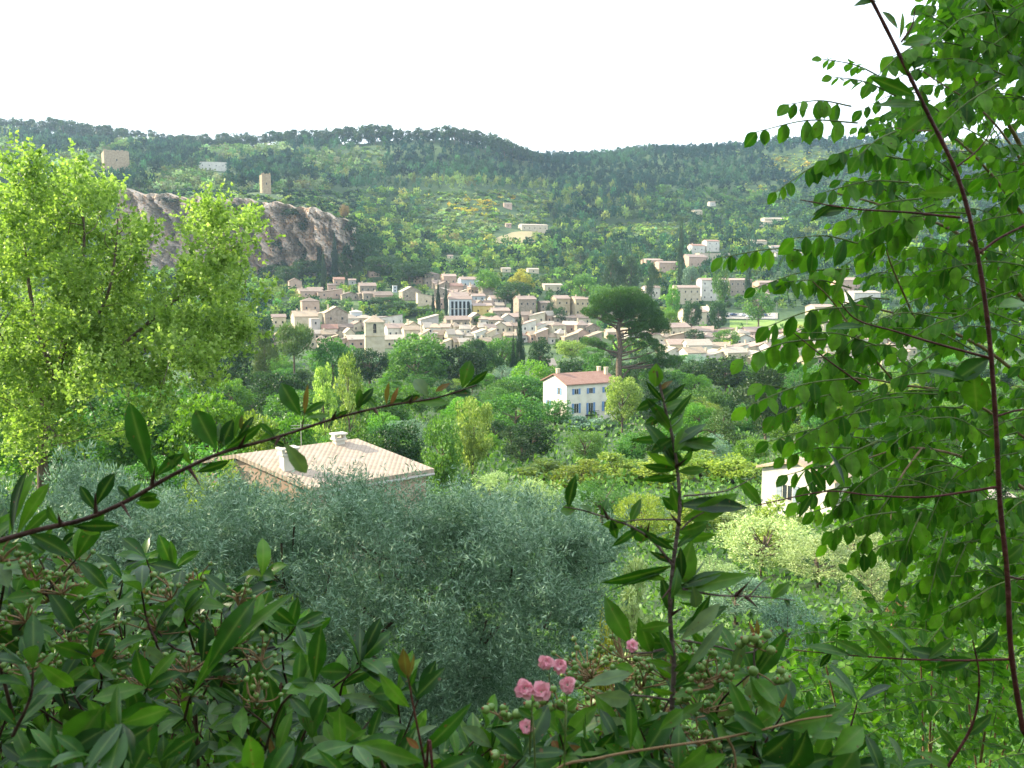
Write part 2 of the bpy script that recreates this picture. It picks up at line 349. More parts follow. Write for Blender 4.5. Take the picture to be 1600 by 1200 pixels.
# ------------------------------------------------------------------ terrain mesh
def terrain_mat():
    m, n, out = newmat('ground_soil'); L = n.links.new
    g = n.nodes.new('ShaderNodeNewGeometry')
    n1 = n.nodes.new('ShaderNodeTexNoise'); n1.inputs['Scale'].default_value = .035; n1.inputs['Detail'].default_value = 9; n1.inputs['Roughness'].default_value = .7
    n2 = n.nodes.new('ShaderNodeTexNoise'); n2.inputs['Scale'].default_value = .6; n2.inputs['Detail'].default_value = 8
    L(g.outputs['Position'], n1.inputs['Vector']); L(g.outputs['Position'], n2.inputs['Vector'])
    r1 = ramp(n, [(.025, .06, .015), (.04, .09, .022), (.07, .12, .03), (.16, .15, .08)])
    for i, p in enumerate((.3, .5, .62, .75)): r1.color_ramp.elements[i].position = p
    r2 = ramp(n, [(.55, .6, .5), (1.2, 1.15, 1.1)]); L(n1.outputs['Fac'], r1.inputs[0]); L(n2.outputs['Fac'], r2.inputs[0])
    mm = n.nodes.new('ShaderNodeMix'); mm.data_type = 'RGBA'; mm.blend_type = 'MULTIPLY'; mm.inputs['Factor'].default_value = 1
    L(r1.outputs[0], mm.inputs['A']); L(r2.outputs[0], mm.inputs['B'])
    b = n.nodes.new('ShaderNodeBsdfPrincipled'); b.inputs['Roughness'].default_value = .95; L(mm.outputs['Result'], b.inputs['Base Color'])
    bp = n.nodes.new('ShaderNodeBump'); bp.inputs['Strength'].default_value = .6; bp.inputs['Distance'].default_value = .4
    L(n2.outputs['Fac'], bp.inputs['Height']); L(bp.outputs[0], b.inputs['Normal']); L(b.outputs[0], out.inputs['Surface'])
    return m
def build_terrain():
    ys = np.concatenate([[-60, -30, -10, -3], np.arange(-1, 8, .5), np.arange(8, 60, 2), np.arange(60, 340, 6), np.arange(340, 640, 6), np.arange(640, 690, 4),
                         np.arange(690, 1500, 10), np.arange(1500, 2300, 50), [2600, 3200, 4500]])
    us = np.linspace(-1.25, 1.25, 300)
    YY, UU = np.meshgrid(ys, us, indexing='ij')
    XX = UU * (np.abs(YY) * 1.0 + 12 * np.exp(-np.abs(YY) / 30.) + (YY < 0) * 40)
    ZZ = gz(XX, YY)
    V = np.stack([XX, YY, ZZ], -1).reshape(-1, 3); a, b = XX.shape
    i = np.arange(a - 1)[:, None] * b; j = np.arange(b - 1)[None]
    Fa = np.stack([i + j, i + j + 1, i + b + j + 1, i + b + j], -1).reshape(-1, 4)
    o = link('hills', mesh('hills', V, Fa, [terrain_mat()], True)); tag(o, kind='structure')
build_terrain()

# ------------------------------------------------------------------ cliff
def build_cliff():
    rng = np.random.default_rng(5)
    nu, nv = 260, 110
    pxs = np.linspace(196, 560, nu)
    base_py = np.interp(pxs, [196, 400, 560], [436, 434, 436])
    top_py = np.interp(pxs, [196, 240, 300, 350, 400, 440, 480, 520, 548, 560], [296, 303, 308, 310, 312, 318, 323, 334, 345, 400])
    top_py = top_py + 2.2 * np.sin(pxs * .11) + 1.4 * np.sin(pxs * .31 + 1)
    def fold(u, v):
        d = np.zeros_like(u)
        for k, (fu, fv, a) in enumerate(((.09, .012, 3.4), (.21, .05, 2.8), (.43, .16, 1.3), (.8, .4, .8), (1.7, 1.1, 1.1), (3.1, 2.6, .7))):
            d += a * (np.abs(np.sin(fu * u + fv * v + k * 1.7 + .8 * np.sin(fv * 2.1 * v + .02 * u))) * 2 - 1)
        for k, (fu, fv, a) in enumerate(((.13, .17, 1.8), (.31, .27, 1.2), (.62, .7, .7), (1.3, 1.5, .45))): d += a * np.sin(fu * u + 2.1 * np.sin(fv * v + k) + k) * np.cos(fv * v * 1.3 + 1.7 * np.sin(fu * u * .7))
        d += 2.0 * np.sign(np.sin(.16 * v + .02 * u + np.sin(.05 * u))) * (np.sin(.05 * u) > .2)
        return d
    rows = []
    t = np.linspace(0, 1, nv)
    X0 = (pxs - 800) / F * 648
    Yb = 634 + 4 * np.sin(pxs * .02) + np.interp(pxs, [196, 535, 560], [0, 0, 22])
    zt = np.array([zof(p, 645) for p in top_py]); zb = np.array([zof(p, 634) for p in base_py]) - 8
    T, U = np.meshgrid(t, X0, indexing='ij')
    Z = zb[None] * (1 - T) + zt[None] * T
    Y = Yb[None] + 7 * T + 1.7 * fold(U, Z) * np.interp(T, [0, .1, .92, 1], [.4, 1, 1, .2]) + rng.normal(0, .35, T.shape)
    Y = np.minimum(Y, 647 + 17 * T)
    X = U + .8 * np.sin(Z * .3 + U * .2)
    # top cap running back into the plateau
    Xc = X[-1][None].repeat(3, 0); Yc = Y[-1][None] + np.array([8, 20, 34])[:, None]; Zc = np.stack([zt + .4, zt - .2, zt - 6])
    X = np.vstack([X, Xc]); Y = np.vstack([Y, Yc]); Z = np.vstack([Z, Zc])
    V = np.stack([X, Y, Z], -1).reshape(-1, 3); a, b = X.shape
    i = np.arange(a - 1)[:, None] * b; j = np.arange(b - 1)[None]
    Fa = np.stack([i + j, i + j + 1, i + b + j + 1, i + b + j], -1).reshape(-1, 4)
    m, n, out = newmat('cliff_rock'); L = n.links.new
    g = n.nodes.new('ShaderNodeNewGeometry'); mp = n.nodes.new('ShaderNodeMapping'); mp.inputs['Scale'].default_value = (1, 1, .8); L(g.outputs['Position'], mp.inputs[0])
    n1 = n.nodes.new('ShaderNodeTexNoise'); n1.inputs['Scale'].default_value = .16; n1.inputs['Detail'].default_value = 9; n1.inputs['Roughness'].default_value = .78; L(mp.outputs[0], n1.inputs['Vector'])
    r = ramp(n, [(.05, .042, .036), (.38, .32, .26), (.54, .45, .36), (.62, .4, .25), (.54, .48, .42)])
    for k, p in enumerate((.32, .43, .52, .58, .68)): r.color_ramp.elements[k].position = p
    L(n1.outputs['Fac'], r.inputs[0]); bs = n.nodes.new('ShaderNodeBsdfDiffuse'); L(r.outputs[0], bs.inputs['Color'])
    n2 = n.nodes.new('ShaderNodeTexNoise'); n2.inputs['Scale'].default_value = .5; n2.inputs['Detail'].default_value = 9; L(mp.outputs[0], n2.inputs['Vector'])
    bp = n.nodes.new('ShaderNodeBump'); bp.inputs['Strength'].default_value = .9; bp.inputs['Distance'].default_value = 1.5
    L(n2.outputs['Fac'], bp.inputs['Height']); L(bp.outputs[0], bs.inputs['Normal']); L(bs.outputs[0], out.inputs['Surface'])
    tag(link('cliff', mesh('cliff', V, Fa, [m], False)), kind='structure')
build_cliff()

# ------------------------------------------------------------------ tree prototypes (10 m tall, 10 m wide envelope; scaled per tree)
def blobs(rng, kind):
    """clump centres (x,y,z) and radii for a crown, in metres for a 10 m tree"""
    if kind == 'broad':
        n = 55; d = rdir(rng, n); r = rng.uniform(.45, 1.0, n) ** .5
        C = d * r[:, None] * np.array((3.9, 3.9, 3.5)) + (0, 0, 5.6)
        C[:, 2] += rng.normal(0, .3, n); R_ = rng.uniform(.8, 1.5, n); C = C[C[:, 2] > 1.3]; R_ = R_[:len(C)]
    elif kind == 'airy':
        n = 48; z = rng.uniform(1.6, 8.8, n); w = np.interp(z, [1.5, 4, 7, 9.2], [3.2, 4.2, 2.8, 1.0]); a = rng.uniform(0, 6.28, n)
        rr = w * rng.uniform(.35, 1, n); C = np.stack([np.cos(a) * rr, np.sin(a) * rr, z], 1); R_ = rng.uniform(.6, 1.15, n)
    elif kind == 'pine':
        n = 26; z = rng.uniform(3.6, 9.2, n); w = np.interp(z, [3.5, 6, 8, 9.5], [3.0, 4.2, 3.2, 1.2]); a = rng.uniform(0, 6.28, n)
        rr = w * rng.uniform(.2, 1, n); C = np.stack([np.cos(a) * rr, np.sin(a) * rr, z], 1); R_ = rng.uniform(.9, 1.6, n)
    elif kind == 'umbrella':
        n = 40; a = rng.uniform(0, 6.28, n); rr = 4.4 * np.sqrt(rng.uniform(0, 1, n)); C = np.stack([np.cos(a) * rr, np.sin(a) * rr, 8.6 - .13 * rr ** 2 + rng.normal(0, .4, n)], 1)
        R_ = rng.uniform(.9, 1.4, n)
    elif kind == 'cyp':
        n = 70; z = np.linspace(.3, 9.7, n); w = np.interp(z, [0, 1, 4, 8, 10], [2.2, 3.8, 4.3, 2.4, .2]); a = rng.uniform(0, 6.28, n)
        rr = w * rng.uniform(.3, .85, n); C = np.stack([np.cos(a) * rr, np.sin(a) * rr, z], 1); R_ = np.interp(z, [0, 4, 10], [1.3, 1.3, .35])
    else:  # bush
        n = 36; d = rdir(rng, n); d[:, 2] = np.abs(d[:, 2]); r = rng.uniform(.5, 1, n)
        C = d * r[:, None] * np.array((4.2, 4.2, 8.0)) + (0, 0, .6); R_ = rng.uniform(.9, 1.6, n)
    return C, R_
def crown(rng, kind, nleaf, size, aspect=.6, flat=1.0):
    C, R_ = blobs(rng, kind); k = rng.choice(len(C), nleaf, p=R_ ** 2 / np.sum(R_ ** 2))
    d = rdir(rng, nleaf); rad = R_[k] * rng.uniform(.45, 1.08, nleaf) ** .6
    pos = C[k] + d * rad[:, None] * (1, 1, .75 * flat)
    if kind == 'cyp': D = unit(d * .4 + np.array((0, 0, 1.)))
    elif kind in ('pine', 'umbrella'): D = unit(d + np.array((0, 0, .5)) + rdir(rng, nleaf) * .7)
    else: D = unit(d + np.array((0, 0, .15)) + rdir(rng, nleaf) * .8)
    N = unit(d + rdir(rng, nleaf) * .6 + (0, 0, .4))
    N = unit(np.cross(np.cross(D, N), D))
    s = size * rng.uniform(.6, 1.4, nleaf)
    v = np.clip(rng.uniform(0, 1, nleaf) * .7 + rng.uniform(0, .3, len(C))[k], 0, 1)
    return cards(pos - D * s[:, None] * .5, D, N, s, s * aspect, v), C, R_
def trunk_mesh(rng, kind, C, name, mat):
    parts = []
    top = {'broad': 6, 'airy': 7.5, 'pine': 8.5, 'umbrella': 7.6, 'cyp': 8, 'bush': 1.5}[kind]
    lean = rng.normal(0, .3, 2)
    pts = np.array([(0, 0, -1.5), (0, 0, 0), (lean[0] * .4, lean[1] * .4, top * .4), (lean[0], lean[1], top * .75), (lean[0] * .8, lean[1], top)])
    r0 = {'broad': .34, 'airy': .26, 'pine': .26, 'umbrella': .34, 'cyp': .3, 'bush': .22}[kind]
    parts.append(tube(smoothline(pts, 3), np.linspace(r0, r0 * .3, 13), 7))
    for c in C[rng.permutation(len(C))[:16]]:
        h = c[2] * rng.uniform(.45, .7) if kind != 'umbrella' else rng.uniform(5.2, 6.8)
        h = min(h, top * .95); s = np.array((np.interp(h, [0, top], [0, lean[0]]), np.interp(h, [0, top], [0, lean[1]]), h))
        mdl = (s + c) / 2 + (0, 0, -.2)
        parts.append(tube(smoothline([s, mdl, c], 3), np.linspace(r0 * .35, .03, 7), 5))
    V, Fa = join(parts); return mesh(name, V, Fa, [mat], True)
PROTO = {}
def proto(key, kind, seed, nleaf, size, aspect=.6, bark='bark', flat=1.0):
    rng = np.random.default_rng(seed)
    (V, Fa, v), C, R_ = crown(rng, kind, nleaf, size, aspect, flat)
    PROTO.setdefault(key, []).append((mesh('crown_' + key, V, Fa, [M['mid']], False, v), trunk_mesh(rng, kind, C, 'trunk_' + key, M[bark])))
for s in range(3): proto('broad', 'broad', 10 + s, 6500, .38)
for s in range(2): proto('airy', 'airy', 20 + s, 4200, .34)
for s in range(3): proto('pine', 'pine', 30 + s, 5200, .5, .28)
proto('umbrella', 'umbrella', 40, 6000, .45, .3)
for s in range(2): proto('cyp', 'cyp', 50 + s, 4200, .55, .5)
for s in range(3): proto('bush', 'bush', 60 + s, 4200, .5)
for s in range(2): proto('olive', 'broad', 70 + s, 8000, .34, .3, 'bark')
for s in range(3): proto('lowbroad', 'broad', 80 + s, 700, 1.1)
for s in range(3): proto('lowpine', 'pine', 90 + s, 650, 1.2, .45)
for s in range(2): proto('lowbush', 'bush', 95 + s, 420, 1.4)
KINDNAME = {'broad': ('broadleaf_tree', 'tree'), 'airy': ('young_tree', 'tree'), 'pine': ('pine_tree', 'tree'), 'umbrella': ('umbrella_pine', 'tree'), 'cyp': ('cypress_tree', 'tree'),
            'bush': ('bush', 'bush'), 'olive': ('olive_tree', 'tree'), 'lowbroad': ('broadleaf_tree', 'tree'), 'lowpine': ('pine_tree', 'tree'), 'lowbush': ('bush', 'bush')}
trng = np.random.default_rng(99)
def tree_at(key, x, y, z, h, w, mat, label, group=None, d=None, name=None):
    k = PROTO[key][trng.integers(len(PROTO[key]))]; nm, cat = KINDNAME[key]
    o = empty(name or nm, (x, y, z), trng.uniform(0, 6.28), label=label, cat=cat, group=group)
    sc = (w / 10, (d or w) / 10, h / 10)
    for nm2, me in (('crown', k[0]), ('trunk', k[1])):
        c = link(nm2, me, o, scale=sc)
        if nm2 == 'crown': c.material_slots[0].link = 'OBJECT'; c.material_slots[0].material = M[mat]
    return o
def tree(key, px, Y, pytop, wpx, mat, label, group=None, sink=0):
    x, y, z = at(px, Y); zt = zof(pytop, Y); h = max(zt - z, 1.0) + sink
    return tree_at(key, x, y, z - sink, h, wpx * Y / F * 1.08, mat, label, group)

# landmarks used to say where a tree stands
MARKS = [(583, 520, 'the bell tower'), (905, 620, 'the blue shuttered house'), (540, 730, 'the pale tiled roof'), (975, 500, 'the stone pine'), (812, 520, 'the tall cypress'), (480, 370, 'the cliff'), (415, 285, 'the slender ruin'),
         (181, 250, 'the wide ruin'), (331, 255, 'the white villa'), (833, 356, 'the long farmhouse'), (1114, 450, 'the three storey building'), (1100, 382, 'the red roofed pair'), (1210, 342, 'the slope villa'), (1250, 770, 'the white garden house'),
         (150, 450, 'the yellow green tree'), (980, 705, 'the rubble wall'), (655, 560, 'the big round tree'), (850, 245, 'the saddle'), (760, 310, 'the yellow broom'), (1230, 505, 'the green field'), (1020, 407, 'the two pink houses'),
         (462, 530, 'the round headed pine'), (738, 640, 'the valley lime tree'), (1195, 620, 'the greyish pine'), (1150, 700, 'the yellowish bushes'), (720, 480, 'the white arcades'), (890, 540, 'the small lime tree'), (640, 205, 'the notch in the ridge')]
AUTO = []
def autolabel(o, base, p):
    px, py = proj(p); m = min(MARKS, key=lambda m: (m[0] - px) ** 2 + ((m[1] - py) * 1.4) ** 2); dx, dy = px - m[0], (py - m[1]) * 1.4
    rel = ('below' if dy > 0 else 'above') if abs(dy) > abs(dx) else ('right of' if dx > 0 else 'left of')
    AUTO.append((o, base, rel + ' ' + m[2], px))
def finish_labels():
    g = {}
    for a in AUTO: g.setdefault((a[1], a[2]), []).append(a)
    W20 = ['leftmost', 'second', 'third', 'fourth', 'fifth', 'sixth', 'seventh', 'eighth', 'ninth', 'tenth', 'eleventh', 'twelfth', 'thirteenth', 'fourteenth', 'fifteenth', 'sixteenth', 'seventeenth', 'eighteenth', 'nineteenth', 'twentieth']
    for (b, r), L in g.items():
        L.sort(key=lambda a: a[3])
        for i, a in enumerate(L):
            if len(L) == 1: a[0]['label'] = f'{b} {r}'
            elif i < 20: a[0]['label'] = f'{W20[i]}{" from left" if i else ""} of the {b}s {r}'.replace('bushs', 'bushes').replace('cypresss', 'cypresses')
            else: a[0]['label'] = f'{b} {r}, {W20[i - 19]} from left after the twentieth'
            a[0]['group'] = f'{b}s {r}'

# ------------------------------------------------------------------ building materials
WALL = {
 'cream': solid('cream_render', [(0.386, 0.323, 0.223), (0.504, 0.430, 0.303), (0.571, 0.496, 0.367)], .6, .9, .15, .06),
 'white': solid('white_render', [(0.420, 0.389, 0.319), (0.554, 0.521, 0.447), (0.622, 0.587, 0.511)], .5, .9, .1, .04),
 'ochre': solid('ochre_render', [(0.336, 0.265, 0.160), (0.454, 0.364, 0.231), (0.504, 0.414, 0.279)], .6, .9, .15, .08),
 'pink': solid('pinkish_render', [(0.353, 0.232, 0.168), (0.437, 0.306, 0.231), (0.470, 0.348, 0.263)], .6, .9, .15, .08),
 'stone': solid('rubble_stone', [(0.168, 0.132, 0.096), (0.277, 0.232, 0.176), (0.370, 0.314, 0.247)], 1.2, .95, .5, .1),
 'grey': solid('grey_render', [(0.302, 0.281, 0.247), (0.386, 0.364, 0.327), (0.437, 0.414, 0.375)], .6, .9, .15, .06),
 'blue': solid('pale_grey_render', [(0.353, 0.381, 0.383), (0.437, 0.472, 0.479), (0.479, 0.513, 0.527)], .6, .9, .1, .04),
 'palecream': solid('pale_cream_render', [(.58, .54, .44), (.7, .66, .55), (.76, .72, .62)], .6, .9, .15, .02),
 'yellow': solid('yellow_render', [(0.420, 0.314, 0.096), (0.521, 0.397, 0.144), (0.571, 0.455, 0.199)], .6, .9, .1, .04),
 'ruin': solid('ruin_stone', [(0.202, 0.141, 0.080), (0.336, 0.248, 0.152), (0.420, 0.331, 0.215)], .9, .95, .6, .05),
}
ROOF = {
 'ochre': tilemat('ochre_tiles', [(0.400, 0.306, 0.211), (0.326, 0.241, 0.162), (0.444, 0.364, 0.260)]),
 'pink': tilemat('pinkish_tiles', [(0.355, 0.262, 0.211), (0.281, 0.197, 0.155), (0.400, 0.321, 0.260)]),
 'red': tilemat('red_tiles', [(0.326, 0.182, 0.134), (0.252, 0.131, 0.091), (0.385, 0.248, 0.190)]),
 'brown': tilemat('brown_tiles', [(0.252, 0.190, 0.148), (0.192, 0.138, 0.105), (0.311, 0.248, 0.197)]),
 'pale': tilemat('pale_tiles', [(0.429, 0.364, 0.288), (0.355, 0.292, 0.225), (0.488, 0.423, 0.344)]),
 'white': WALL['white'],
}
GLASS = solid('window_glass', [(.02, .025, .03), (.04, .05, .06)], 2, .15, 0, spec=.6)
SHUT = {'blue': solid('blue_shutter', [(.11, .22, .42), (.17, .3, .52)], 4, .6, .1), 'brown': solid('brown_shutter', [(.12, .07, .04), (.2, .12, .07)], 4, .7, .1),
        'grey': solid('grey_shutter', [(.2, .24, .28), (.3, .34, .38)], 4, .7, .1), 'white': WALL['white']}
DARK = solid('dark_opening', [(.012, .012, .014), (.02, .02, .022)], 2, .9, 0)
hr = np.random.default_rng(7)

def roof_mb(w, d, ze, rise, kind, oh=.35, th=.18):
    """roof over a w x d plan (x from -w/2, y from -d/2), eaves at ze"""
    m = MB(); a, b = w / 2 + oh, d / 2 + oh; e = ze + .02; t = ze + rise
    if kind == 'gx':     # ridge along x
        V = [(-a, -b, e), (a, -b, e), (a, 0, t), (-a, 0, t), (a, b, e), (-a, b, e)]; V += [(x, y, z + th) for x, y, z in V]
        Fc = [(6, 7, 8, 9), (9, 8, 10, 11), (0, 3, 2, 1), (3, 5, 4, 2), (0, 1, 7, 6), (5, 11, 10, 4), (0, 6, 9, 3), (3, 9, 11, 5), (1, 2, 8, 7), (2, 4, 10, 8)]
    elif kind == 'gy':   # ridge along y
        V = [(-a, -b, e), (-a, b, e), (0, b, t), (0, -b, t), (a, b, e), (a, -b, e)]; V += [(x, y, z + th) for x, y, z in V]
        Fc = [(6, 9, 8, 7), (9, 11, 10, 8), (0, 1, 2, 3), (3, 2, 4, 5), (0, 3, 9, 6), (3, 5, 11, 9), (1, 7, 8, 2), (2, 8, 10, 4), (0, 6, 7, 1), (5, 4, 10, 11)]
    elif kind == 'hip':
        k = max(a - b, 0); l = max(b - a, 0)
        V = [(-a, -b, e), (a, -b, e), (a, b, e), (-a, b, e), (-a, -b, e + th), (a, -b, e + th), (a, b, e + th), (-a, b, e + th), (-k - .01, -l, t), (k + .01, l, t)]
        Fc = [(3, 2, 1, 0), (0, 1, 5, 4), (1, 2, 6, 5), (2, 3, 7, 6), (3, 0, 4, 7)]
        Fc += [(4, 5, 9, 8), (5, 6, 9), (6, 7, 8, 9), (7, 4, 8)]
    elif kind == 'sl' or kind == 'sr' or kind == 'sf':  # single pitch: falls to -x / to +x / to the front
        z = {'sl': (0, 1, 1, 0), 'sr': (1, 0, 0, 1), 'sf': (0, 0, 1, 1)}[kind]
        c = [(-a, -b), (a, -b), (a, b), (-a, b)]
        V = [(x, y, e + rise * k) for (x, y), k in zip(c, z)]; V += [(x, y, zz + th) for x, y, zz in V]
        Fc = [(3, 2, 1, 0), (4, 5, 6, 7), (0, 1, 5, 4), (1, 2, 6, 5), (2, 3, 7, 6), (3, 0, 4, 7)]
    else:                # flat with parapet
        V = [(-a, -b, e), (a, -b, e), (a, b, e), (-a, b, e)]; V += [(x, y, z + .35) for x, y, z in V]
        Fc = [(3, 2, 1, 0), (4, 5, 6, 7), (0, 1, 5, 4), (1, 2, 6, 5), (2, 3, 7, 6), (3, 0, 4, 7)]
    return m.add(V, Fc)
def wall_mb(w, d, z0, ze, rise, kind):
    m = MB(); a, b = w / 2, d / 2
    if kind == 'gx':
        V = [(-a, -b, z0), (a, -b, z0), (a, b, z0), (-a, b, z0), (-a, -b, ze), (a, -b, ze), (a, b, ze), (-a, b, ze), (-a, 0, ze + rise * .93), (a, 0, ze + rise * .93)]
        Fc = [(0, 1, 5, 4), (2, 3, 7, 6), (4, 5, 9, 8), (8, 9, 6, 7), (0, 4, 8, 7, 3), (1, 2, 6, 9, 5)]
    elif kind == 'gy':
        V = [(-a, -b, z0), (a, -b, z0), (a, b, z0), (-a, b, z0), (-a, -b, ze), (a, -b, ze), (a, b, ze), (-a, b, ze), (0, -b, ze + rise * .93), (0, b, ze + rise * .93)]
        Fc = [(1, 2, 6, 5), (3, 0, 4, 7), (4, 8, 9, 7), (8, 5, 6, 9), (0, 1, 5, 8, 4), (2, 3, 7, 9, 6)]
    else:
        z = {'sl': (0, 1, 1, 0), 'sr': (1, 0, 0, 1), 'sf': (0, 0, 1, 1)}.get(kind, (0, 0, 0, 0))
        c = [(-a, -b), (a, -b), (a, b), (-a, b)]
        V = [(x, y, z0) for x, y in c] + [(x, y, ze + rise * k * .95) for (x, y), k in zip(c, z)]
        Fc = [(0, 1, 5, 4), (1, 2, 6, 5), (2, 3, 7, 6), (3, 0, 4, 7), (4, 5, 6, 7)]
    return m.add(V, Fc)
def add_window(parent, cx, cz, face, w, h, d2, shut=None, big=False, sill=True):
    """window on the front ('f') or left ('l') or right ('r') wall; d2 = distance of that wall from the centre"""
    def T(mb):
        V = np.concatenate(mb.V)
        if face == 'f': V = np.stack([V[:, 0] + cx, V[:, 1] - d2, V[:, 2] + cz], 1)
        elif face == 'l': V = np.stack([V[:, 1] - d2, -V[:, 0] + cx, V[:, 2] + cz], 1)
        else: V = np.stack([-V[:, 1] + d2, V[:, 0] + cx, V[:, 2] + cz], 1)
        mb.V = [V]; return mb
    p = T(MB().box(-w / 2, w / 2, -.03, .05, 0, h)).build('window', GLASS, parent)
    fr = MB()
    for a in ((-w / 2, -w / 2 + .07, 0, h), (w / 2 - .07, w / 2, 0, h), (-w / 2 + .07, w / 2 - .07, 0, .07), (-w / 2 + .07, w / 2 - .07, h - .07, h), (-.035, .035, .07, h - .07)):
        fr.box(a[0], a[1], -.06, -.032, a[2], a[3])
    if big: T(fr).build('frame', WALL['white'], p)
    if shut:
        for s in (-1, 1):
            x0, x1 = (-w / 2 - .5, -w / 2 - .02) if s < 0 else (w / 2 + .02, w / 2 + .5)
            sm = MB().box(x0, x1, -.09, -.04, -.02, h + .02)
            for q in (.12, .5, .82): sm.box(x0 + .03, x1 - .03, -.12, -.092, h * q, h * q + .08)
            T(sm).build('shutter', SHUT[shut], p)
    return p
def house(px, Y, pe, pb, wpx, roof='gx', rise=1.6, rot=18, d=None, wall='cream', rc='ochre', win=(2, 1), label='', group=None, shut=None, name='village_house', cat='house',
          chim=0, left=0, base_extra=3.0, winh=1.1, winw=.8):
    """pe: photo row of the eaves, pb: photo row of the ground (None: use the terrain), wpx: seen width"""
    x, y, g = at(px, Y)
    z0 = g if pb is None else min(zof(pb, Y), g + 1.5)
    ze = zof(pe, Y) - z0
    if ze < 2.4: z0 -= 2.4 - ze; ze = 2.4
    tot = wpx * Y / F; dd = d if d else min(max(tot * .7, 5), 10); r = R(abs(rot))
    w = max((tot - dd * math.sin(r)) / math.cos(r), 2.5)
    if w <= 2.6 and not d: dd = max((tot - w * math.cos(r)) / max(math.sin(r), .05), 2.5) if r > .05 else dd
    o = empty(name, (x, y + dd / 2, z0), R(rot), label=label, cat=cat, group=group)
    wall_mb(w, dd, min(-base_extra, g - z0 - 2), ze, rise, roof).build('wall', WALL[wall], o)
    rf = roof_mb(w, dd, ze, rise, roof, oh=.35 if roof != 'flat' else .05).build('roof', ROOF[rc], o)
    nx, nf = win
    fh = ze / max(nf, 1)
    for f in range(nf):
        for i in range(nx):
            add_window(o, -w / 2 + w * (i + .5) / nx, fh * f + (fh - winh) * .5 + .1, 'f', winw, winh, dd / 2, shut, False)
        for i in range(left):
            add_window(o, -dd / 2 + dd * (i + .5) / left, fh * f + (fh - winh) * .5 + .1, 'l' if rot > 0 else 'r', winw, winh, w / 2, shut, False)
    for c in range(chim):
        cx = (-.3 + .55 * c) * w; m = MB().box(cx - .35, cx + .35, -.3, .3, ze + rise * .35, ze + rise + .9).box(cx - .45, cx + .45, -.4, .4, ze + rise + .9, ze + rise + 1.05)
        m.build('chimney', WALL['cream'], rf)
    return o

# ------------------------------------------------------------------ church tower
def church():
    Y = 352; x, y, g = at(583, Y); z0 = zof(552, Y); o = empty('bell_tower', (x, y + 4, z0 - 4), R(13), label='square cream bell tower with pyramid roof and dark arched opening', cat='bell tower')
    w = 7.6; h1 = zof(504.5, Y) - z0 + 4; hc = zof(526, Y) - z0 + 4; a = w / 2
    m = MB().box(-a, a, -a, a, -6, hc); m.build('wall', WALL['cream'], o)
    MB().box(-a - .2, a + .2, -a - .2, a + .2, hc, hc + .35).build('string_course', WALL['ochre'], o)
    # belfry storey with a real arched opening in front and left face
    b = a - .12; zb = hc + .35; m = MB(); ow, s0, s1 = .62, zb + 1.0, zb + 4.2
    for (ax, sg) in (('y', -1), ('x', -1), ('x', 1), ('y', 1)):
        pts = [(-b, zb), (-ow, zb), (ow, zb), (b, zb), (b, h1), (-b, h1)]
        def q(u, v, k=0.0):
            return (u, sg * (b - k), v) if ax == 'y' else (sg * (b - k), u, v)
        ar = [(math.cos(t) * ow, s1 + math.sin(t) * ow) for t in np.linspace(math.pi, 0, 7)]
        V = [q(-b, zb), q(-ow, zb), q(ow, zb), q(b, zb), q(b, h1), q(-b, h1), q(-ow, s0), q(ow, s0)] + [q(u, v) for u, v in ar] + [q(-ow, h1), q(ow, h1)] + [q(u, v, .7) for u, v in ar] + [q(-ow, s0, .7), q(ow, s0, .7)]
        Fc = [(0, 1, 15, 5), (2, 3, 4, 16), (1, 2, 7, 6)]
        for i in range(6):
            Fc.append((8 + i, 9 + i, 18 + i, 17 + i))
            u0, u1 = ar[i][0], ar[i + 1][0]
        n0 = len(V); V += [q(u, h1) for u, v in ar]
        for i in range(6): Fc.append((8 + i, 9 + i, n0 + i + 1, n0 + i))
        Fc += [(6, 8, 17, 24), (14, 7, 25, 23), (6, 7, 25, 24)]
        m.add(V, Fc)
    m.build('belfry', WALL['cream'], o)
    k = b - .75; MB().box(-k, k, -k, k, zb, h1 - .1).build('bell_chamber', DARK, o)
    MB().box(-.6, .6, -b + .05, -b + .25, zb + 2.4, zb + 2.6).build('louvre', WALL['stone'], o)
    MB().box(-.08, .08, -b + .05, -b + .25, zb + 1.0, zb + 4.2).build('mullion', WALL['stone'], o)
    MB().box(-a - .25, a + .25, -a - .25, a + .25, h1, h1 + .3).build('cornice', WALL['cream'], o)
    e = a + .3; t = zof(492.5, Y) - z0 + 4; m = MB().add([(-e, -e, h1 + .3), (e, -e, h1 + .3), (e, e, h1 + .3), (-e, e, h1 + .3), (0, 0, t)], [(0, 1, 4), (1, 2, 4), (2, 3, 4), (3, 0, 4), (3, 2, 1, 0)])
    r = m.build('roof', ROOF['ochre'], o)
    MB().box(-.06, .06, -.06, .06, t - .2, t + 1.5).box(-.4, .4, -.05, .05, t + .9, t + 1.02).build('cross', DARK, r)
church()

